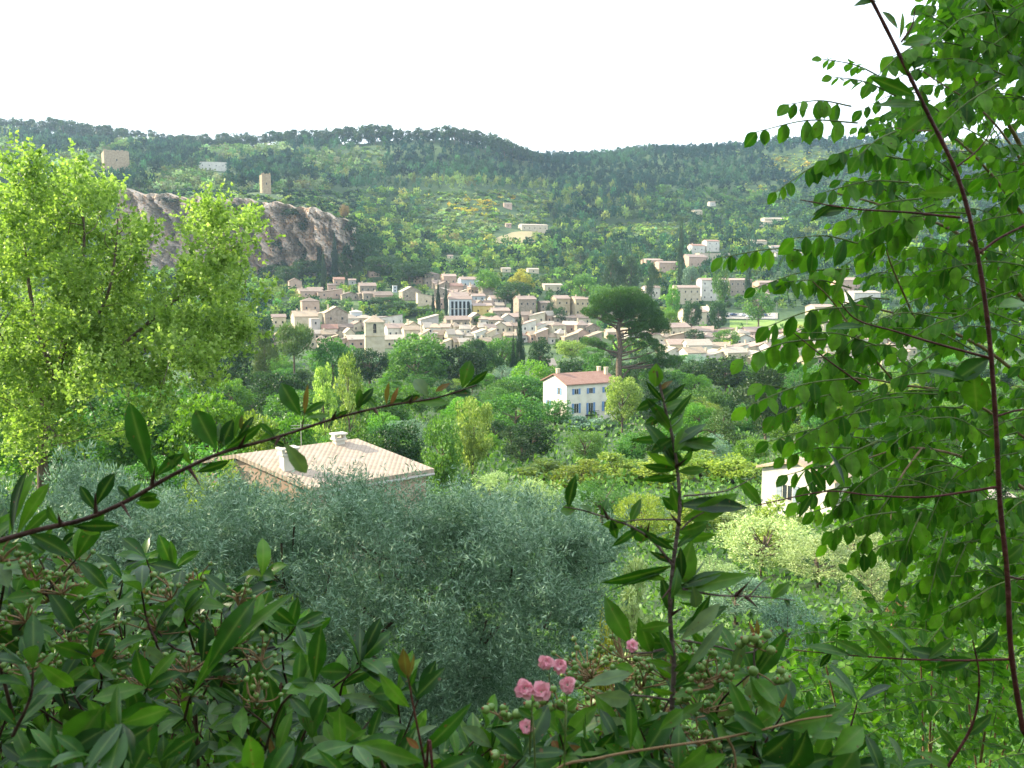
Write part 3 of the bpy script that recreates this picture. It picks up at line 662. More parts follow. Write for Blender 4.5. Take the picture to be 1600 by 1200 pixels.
# ------------------------------------------------------------------ hero houses
def blue_house():
    Y = 180; x, y, g = at(885, Y); zg = zof(657, Y); r = R(29)
    w, d = 12.5, 9.3; ze = zof(602.5, Y) - zg; rise = 1.9
    c = np.array((x, y)) + np.array((math.cos(r) * w / 2 - math.sin(r) * d / 2, math.sin(r) * w / 2 + math.cos(r) * d / 2))
    o = empty('country_house', (c[0], c[1], zg), r, label='pale two storey country house with pale blue shutters and reddish tiled roof', cat='house')
    wall_mb(w, d, -4, ze, rise, 'gx').build('wall', WALL['palecream'], o)
    rf = roof_mb(w, d, ze, rise, 'gx', .45, .2).build('roof', ROOF['red'], o)
    for i, cx in enumerate((-3.9, -.3, 3.6)):
        add_window(o, cx, ze - 1.95, 'f', 1.0, 1.15, d / 2, 'blue', True)
        add_window(o, cx, 1.35 if i != 1 else .9, 'f', 1.15, 2.0 if i != 1 else 2.4, d / 2, 'blue', True)
    add_window(o, -1.8, ze - 2.2, 'l', .9, 1.5, w / 2, 'blue', True)
    add_window(o, 2.4, 2.0, 'l', .9, 1.5, w / 2, 'blue', True)
    bal = MB().box(-1.6, 1.2, -d / 2 - 1.0, -d / 2 - .002, .65, .8)
    for k in np.linspace(-1.58, 1.18, 14): bal.box(k - .015, k + .015, -d / 2 - .98, -d / 2 - .95, .8, 1.7)
    bal.box(-1.6, 1.2, -d / 2 - .99, -d / 2 - .94, 1.7, 1.75); bal.build('balcony', DARK, o)
    for cx, cy in ((-5.3, .3), (5.0, .2), (5.6, -1.6)):
        MB().box(cx - .35, cx + .35, cy - .3, cy + .3, ze + rise * .4, ze + rise + 1.0).box(cx - .42, cx + .42, cy - .37, cy + .37, ze + rise + 1.0, ze + rise + 1.12).build('chimney', WALL['cream'], rf)
blue_house()
# stone terrace wall below it
def strip_wall(name, pts, h, th, mat, label, cat, cap=None):
    o = empty(name, (0, 0, 0), label=label, cat=cat); m = MB(); c = MB()
    for (xa, ya, za), (xb, yb, zb) in zip(pts[:-1], pts[1:]):
        for mb, z0, z1, t in ((m, -2.0, h, th), (c, h, h + .14, th + .12)):
            dx, dy = xb - xa, yb - ya; l = math.hypot(dx, dy); nx, ny = -dy / l * t / 2, dx / l * t / 2
            V = [(xa - nx, ya - ny, za + z0), (xb - nx, yb - ny, zb + z0), (xb + nx, yb + ny, zb + z0), (xa + nx, ya + ny, za + z0),
                 (xa - nx, ya - ny, za + z1), (xb - nx, yb - ny, zb + z1), (xb + nx, yb + ny, zb + z1), (xa + nx, ya + ny, za + z1)]
            mb.add(V, [(0, 3, 2, 1), (4, 5, 6, 7), (0, 1, 5, 4), (1, 2, 6, 5), (2, 3, 7, 6), (3, 0, 4, 7)])
    m.build('masonry', mat, o); c.build('coping', WALL['stone'], o)
strip_wall('retaining_wall', [P(px, py, Y) for px, py, Y in ((905, 716, 158), (945, 712, 160), (985, 708, 162), (1000, 700, 165), (1050, 697, 166))], 3.4, .6, WALL['stone'],
           'grey rubble retaining wall below the house with blue shutters', 'wall')
strip_wall('garden_wall', [P(px, py, Y) for px, py, Y in ((960, 676, 172), (1010, 676, 174), (1045, 684, 176))], 1.6, .5, WALL['stone'],
           'low stone garden wall right of the lime green tree beside the blue shuttered house', 'wall')

def near_house():
    k = 1.12
    def Q(x, y, z): return np.array((x * k, y * k, z * k))
    A, B, C = Q(-12.9, 40.7, -8.2), Q(-7.9, 44.6, -8.15), Q(-3.75, 42.0, -9.16)
    D = A + (C - B); E, G = 2 * B - C, 2 * A - D; E[2] = C[2]; G[2] = D[2]
    o = empty('tiled_house', (0, 0, 0), label='low house seen from above with a wide pale pink tiled roof behind the olive tree', cat='house')
    up = np.array((0, 0, .22)); m = MB(); V = [D, C, B, A, E, G]; V = V + [v + up for v in V]
    m.add(V, [(6, 7, 8, 9), (9, 8, 10, 11), (0, 3, 2, 1), (3, 5, 4, 2), (0, 1, 7, 6), (5, 11, 10, 4), (1, 2, 8, 7), (2, 4, 10, 8), (0, 6, 9, 3), (3, 9, 11, 5)])
    rf = m.build('roof', NEARTILE, o)
    ins = .06; cen = (A + B + C + D + E + G) / 6
    q = [v + (cen - v) * ins * np.array((1, 1, 0)) - np.array((0, 0, .12)) for v in (D, C, B, A, E, G)]
    lo = [v - np.array((0, 0, 6.5)) for v in q]
    m = MB().add(lo + q, [(0, 1, 7, 6), (5, 11, 10, 4), (1, 2, 8, 7), (2, 4, 10, 8), (0, 6, 9, 3), (3, 9, 11, 5), (6, 7, 8, 9), (9, 8, 10, 11)]); m.build('wall', WALL['pink'], o)
    for nm, p0, p1, t in (('fascia', C, D, .0), ): 
        g = tube([C + up * .3 - (0, 0, .14), D + up * .3 - (0, 0, .14)], .07, 8); gm = MB().addarr(*g); gm.build('gutter', WALL['grey'], o, True)
    ux = (B - A)[:2] / np.linalg.norm((B - A)[:2]); ang = math.atan2(ux[1], ux[0])
    def chimney(px, py, t, s, h, w):
        # point on the visible roof plane: A + s*(B-A) + t*(C-B)
        p = A + s * (B - A) + t * (C - B)
        m = MB().box(-w, w, -w * .8, w * .8, -.5, h); c = m.build('chimney', WALL['white'], rf); c.location = p; c.rotation_euler = (0, 0, ang)
        cp = MB().box(-w - .1, w + .1, -w * .8 - .1, w * .8 + .1, h + .002, h + .1)
        for sx in (-1, 1): cp.box(sx * w - .08, sx * w + .08, -w * .8, w * .8, h + .1, h + .3)
        cp.box(-w - .14, w + .14, -w * .8 - .12, w * .8 + .12, h + .3, h + .38)
        cpo = cp.build('chimney_cap', WALL['white'], rf); cpo.location = p; cpo.rotation_euler = (0, 0, ang)
    chimney(0, 0, .06, .8, .42, .27); chimney(0, 0, .5, .12, .95, .36)
    m = MB().addarr(*tube([A + (B - A) * .52 + (0, 0, .1), A + (B - A) * .52 + (0, 0, 1.5)], .02, 6))
    for k2 in range(2): m.addarr(*tube([A + (B - A) * .52 + (-.5, -.2, 1.2 + k2 * .15), A + (B - A) * .52 + (.5, .2, 1.2 + k2 * .15)], .015, 4))
    m.build('aerial', WALL['grey'], o)
NEARTILE = tilemat('pale_canal_tiles', [(.42, .33, .25), (.34, .26, .19), (.5, .41, .32)])
near_house()
def white_house_right():
    Y = 66; x, y, z = at(1300, Y); z = zof(828, Y); o = empty('garden_house', (x, y + 3.5, z), R(38), label='bright whitewashed house half hidden behind the drooping leaflets at right', cat='house')
    w, d, ze = 5.6, 6.5, zof(750, Y) - z
    wall_mb(w, d, -3, ze, 1.0, 'gx').build('wall', WALL['white'], o); roof_mb(w, d, ze, 1.0, 'gx').build('roof', ROOF['ochre'], o)
    add_window(o, .8, ze - 2.2, 'l', 1.0, 1.3, w / 2, 'grey', True); add_window(o, 1.0, .9, 'f', 1.0, 2.1, d / 2, 'brown', True)
white_house_right()
house(1520, 60, 790, 860, 150, 'gx', 1.2, 25, wall='cream', rc='pale', label='cream house behind the red stem at the right edge', name='garden_house', win=(2, 1))
# ------------------------------------------------------------------ village: houses set out one by one
V_ = [
 # px, py eave, py base, width, roof, rise, rot, wall, roofcolour, windows, chimneys, label
 (521, 490, 522, 44, 'gy', 3.2, 20, 'stone', 'ochre', (2, 2), 1, 'brown gabled house with a sunlit ochre roof edge left of the bell tower'),
 (482, 471, 492, 33, 'hip', 1.8, 20, 'pink', 'brown', (2, 1), 0, 'brown box shaped house with hipped roof, highest at the left end of the village'),
 (472, 495, 520, 46, 'gx', 2.6, 24, 'cream', 'ochre', (2, 1), 2, 'cream house with broad sunlit ochre roof just behind the round umbrella pine'),
 (433, 496, 512, 26, 'gx', 1.4, 22, 'cream', 'pink', (2, 1), 0, 'pale low house at the far left end of the village beside the big tree'),
 (490, 499, 524, 20, 'flat', .3, 25, 'grey', 'pale', (1, 2), 0, 'narrow greyish house with a tall dark window left of the red roof'),
 (513, 514, 528, 28, 'gx', 1.9, 15, 'cream', 'red', (1, 1), 0, 'small house with a deep red roof in front of the brown gabled house'),
 (555, 488, 503, 21, 'hip', 1.2, 18, 'blue', 'white', (1, 1), 1, 'pale bluish white building behind the bell tower'),
 (615, 513, 530, 34, 'gx', 1.9, 20, 'white', 'pink', (3, 1), 1, 'white walled house with pinkish roof right of the bell tower'),
 (640, 516, 532, 30, 'gx', 1.8, 20, 'cream', 'ochre', (2, 1), 0, 'cream house second to the right of the bell tower'),
 (612, 531, 545, 36, 'gx', 1.9, 18, 'cream', 'pale', (2, 1), 0, 'pale roofed house at the foot of the bell tower on its right'),
 (553, 531, 545, 34, 'gx', 1.8, 22, 'pink', 'pale', (2, 1), 0, 'low pale roofed house at the foot of the bell tower on its left'),
 (504, 537, 550, 24, 'gx', 1.7, 20, 'cream', 'ochre', (1, 1), 0, 'small ochre roofed house in front of the red roofed one'),
 (538, 512, 525, 26, 'gx', 1.6, 20, 'stone', 'brown', (2, 1), 0, 'brown roofed house tucked between the red roof and the bell tower'),
 (459, 440, 452, 24, 'gy', 2.2, 20, 'pink', 'brown', (1, 1), 0, 'brownish gabled house under the left part of the cliff'),
 (490, 452, 460, 28, 'gx', 1.2, 18, 'pink', 'brown', (2, 1), 0, 'long low brown house under the cliff right of the gabled one'),
 (528, 437, 446, 20, 'gx', 1.6, 18, 'pink', 'red', (2, 1), 0, 'small reddish roofed house under the right end of the cliff'),
 (517, 446, 458, 16, 'gx', 1.2, 18, 'pink', 'brown', (1, 1), 0, 'small pinkish house just below the reddish roofed one under the cliff'),
 (583, 419, 434, 19, 'gx', 2.2, 20, 'pink', 'pink', (2, 2), 0, 'tall narrow pinkish house standing alone above the old village'),
 (572, 447, 458, 31, 'gx', 2.0, 18, 'stone', 'pink', (3, 1), 1, 'long house with pinkish roof below the tall narrow pinkish one'),
 (577, 459, 470, 30, 'gx', 1.2, 18, 'stone', 'brown', (2, 1), 0, 'dull brown house directly under the long pinkish roofed house'),
 (549, 438, 446, 14, 'gx', 1.0, 18, 'grey', 'pink', (1, 1), 0, 'tiny grey house between the reddish roofed one and the tall narrow one'),
 (616, 447, 457, 9, 'flat', .3, 12, 'blue', 'white', (1, 2), 0, 'narrow bluish white tower like house among dark trees'),
 (639, 456, 470, 36, 'gy', 3.0, 20, 'stone', 'pale', (2, 1), 0, 'grey gabled house at the left edge of the shaded old village'),
 (664, 464, 478, 32, 'sr', 2.2, 14, 'cream', 'pale', (1, 1), 0, 'blank pale gable wall left of the dark cypresses'),
 (672, 429, 446, 30, 'hip', 1.8, 20, 'stone', 'brown', (2, 1), 0, 'brown roofed house at the top left corner of the shaded old village'),
 (700, 432, 448, 26, 'gx', 1.6, 20, 'pink', 'pink', (2, 1), 1, 'pinkish house at the top of the shaded old village'),
 (731, 437, 452, 34, 'gx', 1.8, 16, 'blue', 'pink', (2, 1), 1, 'bluish white walled house at the top right of the shaded old village'),
 (693, 446, 462, 28, 'gy', 2.2, 20, 'stone', 'brown', (2, 1), 0, 'grey brown gabled house right above the dark cypresses'),
 (711, 447, 462, 24, 'gx', 1.6, 18, 'pink', 'red', (1, 1), 0, 'reddish house in the middle of the shaded old village'),
 (760, 452, 466, 26, 'gx', 1.6, 22, 'stone', 'pink', (2, 1), 0, 'pinkish roofed house at the right end of the upper row of the old village'),
 (715, 463, 478, 34, 'gx', 2.2, 20, 'pink', 'pink', (2, 1), 1, 'wide pinkish roof just above the white arcaded building'),
 (746, 463, 478, 24, 'gx', 1.4, 18, 'blue', 'pink', (2, 2), 0, 'pale blue walled house right of the wide pinkish roof'),
 (776, 467, 484, 30, 'gx', 1.8, 20, 'grey', 'pink', (3, 2), 0, 'grey three window house at the right end of the shaded old village'),
 (752, 478, 494, 34, 'gx', 1.3, 12, 'yellow', 'pink', (2, 1), 0, 'yellow walled house right of the white arcaded building'),
 (780, 486, 500, 34, 'gx', 1.5, 18, 'stone', 'pink', (3, 1), 1, 'stone house below the grey three window house'),
 (712, 500, 512, 42, 'gx', 1.8, 14, 'stone', 'pink', (3, 1), 0, 'long pinkish roofed house at the foot of the white arcaded building'),
 (668, 500, 516, 34, 'sl', 2.4, 18, 'grey', 'pale', (1, 1), 0, 'house with a pale single slope roof left of the long pinkish one'),
 (820, 468, 496, 36, 'gx', 1.8, 20, 'stone', 'pink', (3, 2), 2, 'tall brownish block with pinkish roof left of the small blue green conifer'),
 (850, 474, 496, 20, 'gx', 1.2, 20, 'stone', 'brown', (2, 2), 0, 'brown shaded house touching the right side of the tall brownish block'),
 (876, 467, 494, 30, 'gx', 1.8, 22, 'ochre', 'pink', (2, 2), 0, 'ochre house with pinkish roof right of the small blue green conifer'),
 (910, 468, 495, 40, 'gx', 1.6, 18, 'ochre', 'pink', (4, 2), 1, 'large house with four window columns just left of the big stone pine'),
 (862, 446, 455, 34, 'gx', 1.2, 14, 'cream', 'pale', (2, 1), 0, 'low cream house half hidden by trees above the old village'),
 (852, 572, 590, 34, 'gx', 2.2, 20, 'cream', 'pale', (1, 1), 0, 'small cream house above the left end of the blue shuttered house'),
 (1071, 592, 600, 24, 'gx', .8, 10, 'white', 'pale', (1, 1), 0, 'low white building in the trees right of the big stone pine'),
 # right part of the valley
 (1089, 384, 396, 26, 'gx', 1.6, 16, 'white', 'red', (2, 1), 1, 'left block of the white pair of houses with red roofs on the slope'),
 (1112, 377, 393, 25, 'gx', 1.4, 14, 'white', 'red', (2, 2), 0, 'right taller block of the white pair of houses with red roofs on the slope'),
 (1020, 407, 422, 34, 'gx', 1.5, 16, 'pink', 'pink', (2, 1), 0, 'left one of the two pink houses on the slope above the stone pine'),
 (1042, 411, 426, 38, 'gx', 1.5, 18, 'pink', 'pink', (2, 1), 0, 'right one of the two pink houses on the slope above the stone pine'),
 (1086, 402, 424, 42, 'gx', 2.4, 30, 'pink', 'pink', (3, 1), 0, 'large pinkish house with a bright left gable right of the two pink houses'),
 (1115, 396, 410, 52, 'flat', .3, 10, 'cream', 'pink', (2, 1), 0, 'long low terrace house below the white pair with red roofs'),
 (990, 455, 467, 30, 'gx', 1.3, 12, 'white', 'brown', (2, 1), 0, 'small white house with brownish roof above the right edge of the stone pine'),
 (1018, 450, 466, 28, 'gx', 1.4, 14, 'white', 'brown', (2, 1), 0, 'white house with brownish roof joined to the right of the smaller one'),
 (1114, 438, 470, 46, 'gx', 1.4, 10, 'white', 'pink', (4, 3), 0, 'big white three storey building with blue grey windows'),
 (1155, 438, 462, 40, 'gx', 1.3, 10, 'stone', 'pink', (4, 2), 0, 'brown stone wing on the right of the big white three storey building'),
 (1072, 450, 474, 46, 'gx', 1.6, 16, 'cream', 'pink', (4, 2), 0, 'cream house with a broad pinkish roof left of the big white building'),
 (1084, 488, 506, 42, 'gx', 1.8, 16, 'cream', 'pink', (2, 1), 0, 'cream house with pinkish roof left of the white blank sided block'),
 (1111, 480, 506, 28, 'flat', .3, 30, 'white', 'white', (1, 1), 1, 'bright white blank sided block with a tall chimney'),
 (1058, 512, 528, 44, 'gx', 2.0, 20, 'cream', 'pink', (3, 1), 1, 'house with a pinkish roof touching the right side of the big stone pine'),
 (1210, 342, 350, 40, 'gx', 1.6, 14, 'cream', 'pale', (2, 1), 0, 'cream villa high on the right slope'),
 (1197, 347, 353, 20, 'gx', 1.0, 14, 'cream', 'ochre', (1, 1), 0, 'small annex left of the cream villa high on the right slope'),
 (1090, 329, 336, 17, 'gx', .9, 14, 'cream', 'pale', (2, 1), 0, 'small pale house high on the slope between dark trees'),
 (1113, 316, 323, 12, 'gx', 1.0, 14, 'white', 'pink', (1, 1), 0, 'tiny white house highest on the slope'),
 (1185, 377, 388, 28, 'gx', 1.6, 16, 'cream', 'ochre', (2, 1), 0, 'cream house on the slope left of the white stepped villa'),
 (1220, 386, 396, 42, 'gx', 1.6, 18, 'white', 'pink', (3, 1), 0, 'white villa on the slope just above the hanging leaflets'),
 (1235, 396, 410, 56, 'gx', 1.3, 14, 'white', 'pale', (3, 1), 0, 'lower white wing of the villa above the hanging leaflets'),
 (1322, 438, 456, 48, 'gx', 1.8, 16, 'pink', 'pink', (3, 1), 0, 'pinkish house seen through a gap in the right foliage'),
 (1350, 458, 478, 60, 'gx', 1.4, 24, 'white', 'pale', (2, 1), 0, 'bright white house seen through a gap in the right foliage below the pinkish one'),
 (1210, 442, 456, 60, 'gx', 1.4, 12, 'pink', 'pink', (4, 1), 0, 'long pinkish building behind the hanging leaflets'),
 (1285, 480, 496, 40, 'gx', 1.5, 14, 'cream', 'pink', (2, 1), 0, 'cream house right of the green field'),
 (1300, 502, 518, 44, 'gx', 1.5, 14, 'cream', 'pink', (2, 1), 0, 'cream house below the one right of the green field'),
 # lone houses on the hills
 (314, 440, 466, 26, 'gx', 2.0, 24, 'white', 'ochre', (2, 2), 0, 'white house with ochre roof seen through the big yellow green tree'),
 (793, 318, 326, 14, 'gx', .9, 10, 'pink', 'pale', (1, 1), 0, 'tiny pink cabin among the yellow broom'),
 (794, 350, 356, 10, 'gx', .8, 12, 'pink', 'pink', (1, 1), 0, 'tiny pink shed left of the long low cream farmhouse'),
 (833, 352, 361, 46, 'gx', 1.3, 20, 'cream', 'pale', (5, 1), 0, 'long low cream farmhouse on the terraced hillside'),
 (906, 299, 305, 9, 'gx', .8, 15, 'cream', 'pale', (1, 1), 0, 'tiny cream hut in the pine wood'),
 (1190, 460, 470, 26, 'gx', 1.2, 12, 'pink', 'pink', (2, 1), 0, 'small pinkish roofed house behind the dark hedge'),
 (790, 420, 426, 16, 'gx', .9, 14, 'cream', 'pale', (1, 1), 0, 'small cream wall and roof left of the yellow flowering tree'),
 (832, 421, 427, 20, 'gx', .9, 14, 'cream', 'pale', (1, 1), 0, 'small cream house right of the yellow flowering tree'),
 (703, 400, 404, 10, 'gx', .8, 14, 'cream', 'pink', (1, 1), 0, 'tiny cream hut above the shaded old village'),
]
for (px, pe, pb, wp, rf, rise, rot, wl, rc, wn, ch, lab) in V_:
    hi = 1500
    Y = Yfor(px, pb, 300, hi)
    if pb > 565: Y = {852: 300, 1071: 290}[px]
    house(px, Y, pe, pb, wp, rf, rise, rot, wall=wl, rc=rc, win=wn, chim=ch, label=lab, left=1 if wp > 24 else 0)
# white arcaded building
def arcade():
    Y = Yfor(718, 494); x, y, g = at(718, Y); z = zof(495, Y); o = empty('arcaded_building', (x, y + 4, z), R(8), label='white building with tall dark arcade openings beside the cypresses', cat='building')
    w = 35 * Y / F; ze = zof(468, Y) - z; wall_mb(w, 7, -3, ze, 1.6, 'gx').build('wall', WALL['blue'], o); roof_mb(w, 7, ze, 1.6, 'gx').build('roof', ROOF['pink'], o)
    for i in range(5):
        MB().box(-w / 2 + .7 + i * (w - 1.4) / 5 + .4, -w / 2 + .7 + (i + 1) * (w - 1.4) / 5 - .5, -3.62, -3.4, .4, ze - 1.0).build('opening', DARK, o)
    MB().box(-w / 2, w / 2, -3.75, -3.63, ze * .45, ze * .45 + .25).build('balcony', WALL['white'], o)
arcade()
# rows of packed village houses, numbered by their neighbours from the left
ORD = ['first', 'second', 'third', 'fourth', 'fifth', 'sixth', 'seventh', 'eighth', 'ninth', 'tenth', 'eleventh', 'twelfth', 'thirteenth', 'fourteenth', 'fifteenth', 'sixteenth']
WN = {'cream': 'cream', 'white': 'white', 'ochre': 'ochre', 'pink': 'pinkish', 'stone': 'stone', 'grey': 'grey', 'blue': 'bluish', 'yellow': 'yellow'}
def row(p0, p1, step, pb0, pb1, hp, where, walls, roofs, rot=20, n2=2):
    k = 0; px = p0
    while px < p1:
        st = step * hr.uniform(.8, 1.25); t = (px - p0) / (p1 - p0); pb = pb0 + (pb1 - pb0) * t + hr.uniform(-1.5, 1.5); Y = Yfor(px, pb, 300)
        wl = walls[hr.integers(len(walls))]; rc = roofs[hr.integers(len(roofs))]
        rt = ['gx', 'gx', 'gy', 'sl', 'hip'][hr.integers(5)]; rr = rot + hr.uniform(-10, 12) if hr.random() > .15 else -hr.uniform(8, 20)
        pe = pb - hp * hr.uniform(.8, 1.3)
        house(px, Y, pe, pb, st * 1.4, rt, hr.uniform(1.5, 2.4), rr, wall=wl, rc=rc, win=(n2, 1 if pb - pe < 18 else 2), chim=int(hr.random() < .4),
              label=f'{WN[wl]} house, {rc if rc != "pink" else "pinkish"} roof, {ORD[k]} from left in {where}', group='houses of the old village', left=int(hr.random() < .5))
        px += st; k += 1
row(652, 800, 13.5, 524, 522, 10, 'upper sunlit row behind big round tree', ['cream', 'pink', 'cream', 'white'], ['ochre', 'pink', 'pale'])
row(662, 780, 14, 536, 534, 11, 'middle sunlit row behind big round tree', ['cream', 'cream', 'ochre', 'white'], ['ochre', 'pale', 'pale'])
row(680, 770, 15, 548, 546, 12, 'lowest sunlit row behind big round tree', ['cream', 'cream', 'ochre'], ['ochre', 'pale', 'ochre'])
row(788, 935, 16, 520, 522, 12, 'upper row between cypress and stone pine', ['pink', 'stone', 'cream', 'white'], ['pink', 'pale', 'brown'])
row(796, 945, 17, 536, 538, 12, 'lower row between cypress and stone pine', ['stone', 'cream', 'white', 'pink'], ['pink', 'pale', 'ochre'])
row(1030, 1400, 24, 538, 542, 10, 'top row right of stone pine', ['cream', 'white', 'cream', 'pink'], ['pale', 'pink', 'ochre'])
row(1040, 1420, 26, 552, 556, 11, 'middle row right of stone pine', ['cream', 'cream', 'white'], ['pale', 'ochre', 'pink'])
row(1052, 1420, 27, 567, 572, 13, 'lowest row right of stone pine', ['cream', 'white', 'ochre'], ['pale', 'ochre', 'pale'])
row(680, 790, 12, 452, 470, 9, 'steep top row of old village', ['stone', 'pink', 'grey'], ['pink', 'brown', 'pink'])
row(742, 800, 17, 508, 510, 10, 'short row below yellow house', ['stone', 'grey', 'cream'], ['pink', 'pink', 'pale'])
row(800, 925, 18, 506, 508, 10, 'row under the shaded blocks', ['stone', 'pink', 'cream'], ['pink', 'pale', 'brown'])
row(690, 790, 15, 482, 490, 10, 'row below the upper old village', ['stone', 'pink', 'grey'], ['pink', 'pale', 'brown'])
row(690, 795, 14, 466, 474, 9, 'second steep row of old village', ['stone', 'pink', 'cream'], ['pink', 'brown', 'pale'])
row(655, 690, 13, 447, 452, 9, 'short row above the cypress group', ['stone', 'pink'], ['brown', 'pink'])
row(500, 620, 21, 505, 508, 9, 'row above the bell tower', ['cream', 'pink', 'white'], ['ochre', 'pale', 'pink'])
row(480, 610, 26, 466, 470, 8, 'scattered row under the cliff', ['stone', 'pink'], ['brown', 'pink'])
row(945, 1030, 20, 500, 506, 9, 'row behind the stone pine crown', ['cream', 'stone'], ['pink', 'pale'])
row(1050, 1240, 26, 528, 530, 8, 'row below the green field', ['cream', 'white', 'pink'], ['pale', 'pink'])
row(556, 650, 17, 518, 522, 9, 'short row behind bell tower', ['cream', 'white', 'pink'], ['pale', 'pink', 'ochre'])
row(425, 560, 18, 541, 545, 10, 'row at the foot of the left village', ['cream', 'pink', 'cream'], ['ochre', 'pale', 'pink'])
row(445, 545, 17, 530, 531, 9, 'row under the red roof', ['cream', 'stone', 'cream'], ['ochre', 'pale', 'brown'])
row(955, 1040, 16, 530, 536, 11, 'row half hidden behind stone pine', ['cream', 'pink', 'white'], ['pale', 'ochre'])

# ruined towers and white villa on the plateau
def ruin(px, py0, py1, wpx, Y, label, notch):
    x, y, g = at(px, Y); z = min(zof(py1, Y), g); h = zof(py0, Y) - z; w = wpx * Y / F * .8; o = empty('ruined_tower', (x, y, z), R(30), label=label, cat='ruin')
    m = MB(); a = w / 2; t = 1.0; m.box(-a, a, -a, -a + t, -3, h); m.box(-a, -a + t, -a + t, a, -3, h * .97); m.box(a - t, a, -a + t, a, -3, h * notch); m.box(-a + t, a - t, a - t, a, -3, h * .9)
    for k in range(6): m.box(-a + k * w / 6 + .05, -a + (k + .7) * w / 6, -a + .05, -a + t - .05, h, h + hr.uniform(.3, 1.3))
    m.build('masonry', WALL['ruin'], o); MB().box(-.5, .5, -a - .03, -a + .3, h * .45, h * .45 + 1.4).build('opening', DARK, o)
ruin(181, 238, 262, 44, Yfor(181, 266, 690), 'wide ruined ochre tower on the wooded plateau at left', .8)
ruin(415, 273, 300, 17, Yfor(415, 302, 680), 'slender ruined tower standing on the cliff edge', .9)
x, y, g = at(331, 800)
house(331, Yfor(331, 266, 690), 253.5, 264, 42, 'flat', .4, 12, wall='white', rc='white', win=(4, 1), label='modern white flat roofed villa among the plateau pines', name='villa', cat='house')

# field, car park, road patches (thin sheets on the terrain)
def sheet(name, corners, lift, mat, n=14):
    c = [np.array(at(px, Yfor(px, py))[:2]) for px, py in corners]; t = np.linspace(0, 1, n); U, T = np.meshgrid(t, t)
    XY = (1 - U)[..., None] * (1 - T)[..., None] * c[0] + U[..., None] * (1 - T)[..., None] * c[1] + U[..., None] * T[..., None] * c[2] + (1 - U)[..., None] * T[..., None] * c[3]
    Z = gz(XY[..., 0], XY[..., 1]) + lift; V = np.concatenate([XY, Z[..., None]], -1).reshape(-1, 3)
    i = np.arange(n - 1)[:, None] * n; j = np.arange(n - 1)[None]; Fa = np.stack([i + j, i + j + 1, i + n + j + 1, i + n + j], -1).reshape(-1, 4)
    tag(link(name, mesh(name, V, Fa, [mat], True)), kind='structure')
sheet('field', [(1140, 519), (1330, 519), (1330, 495), (1140, 500)], .35, solid('meadow_grass', [(.12, .2, .04), (.18, .27, .06), (.24, .32, .08)], .3, .95, .2))
sheet('car_park', [(1120, 499), (1215, 499), (1215, 490), (1120, 490)], .45, solid('pale_gravel', [(.3, .27, .22), (.4, .37, .32)], .8, .95, .2))
sheet('terrace_field', [(765, 380), (832, 381), (862, 366), (800, 364)], .5, solid('dry_grass', [(.24, .19, .1), (.32, .26, .14), (.22, .25, .1)], .3, .95, .2))
def car(px, py, rot, colr, lab):
    Y = Yfor(px, py); x, y, z = at(px, Y); z += .5; o = empty('parked_car', (x, y, z), R(rot), label=lab, cat='car', group='cars in the car park')
    prof = [(-2.1, .35), (2.1, .35), (2.15, .7), (1.9, .9), (1.0, 1.0), (.45, 1.45), (-1.1, 1.48), (-1.75, 1.0), (-2.1, .9)]
    def ext(p, w, nm, mt, par):
        n = len(p); V = [(a, -w, b) for a, b in p] + [(a, w, b) for a, b in p]; m = MB(); m.add(V, [tuple(range(n)), tuple(range(2 * n - 1, n - 1, -1))] + [(i + n, (i + 1) % n + n, (i + 1) % n, i) for i in range(n)])
        return m.build(nm, mt, par)
    b = ext(prof, .85, 'body', colr, o); ext([(.95, 1.0), (.42, 1.4), (-1.05, 1.42), (-1.6, 1.02)], .87, 'window', GLASS, b)
    for sx in (-1.3, 1.3):
        for sy in (-.8, .8): MB().addarr(*tube([(sx, sy - .1, .32), (sx, sy + .1, .32)], .33, 12)).addarr(*tube([(sx, sy - .11, .32), (sx, sy + .11, .32)], .18, 8)).build('wheel', DARK, o)
CB = solid('blue_paint', [(.02, .05, .12), (.03, .07, .16)], 1, .3, 0, spec=.5); CWh = solid('white_paint', [(.6, .62, .65), (.7, .72, .75)], 1, .3, 0, spec=.5); CS = solid('silver_paint', [(.3, .33, .36), (.38, .4, .43)], 1, .3, 0, spec=.5)
for i, (px, py, c, l) in enumerate(((1134, 496, CB, 'dark blue car at the left end of the car park'), (1146, 495, CB, 'second dark blue car beside the first in the car park'), (1160, 496, CWh, 'white car in the middle of the car park'),
                     (1170, 497, CWh, 'second white car right of the middle of the car park'), (1184, 496, CS, 'silver car right of the white ones in the car park'), (1196, 496, CB, 'dark blue car at the right end of the car park'))):
    car(px, py, 20 + 8 * i, c, l)
def pole(px, py0, py1, Y, lab, arm=True):
    x, y, g = at(px, Y); z = zof(py0, Y); o = empty('utility_pole', (x, y, g), label=lab, cat='pole')
    MB().addarr(*tube([(0, 0, -1), (0, 0, z - g)], [.16, .1], 8)).build('post', WALL['grey'], o, True)
    MB().box(-.9, .9, -.06, .06, z - g - .7, z - g - .58).build('crossarm', WALL['grey'], o)
pole(1167, 461, 500, Yfor(1167, 508), 'thin pale utility pole rising over the green field')
pole(601, 412, 436, Yfor(601, 437), 'pale pole beside the tall narrow pinkish house')
pole(1212, 472, 500, Yfor(1212, 512), 'thin utility pole at the right side of the green field')

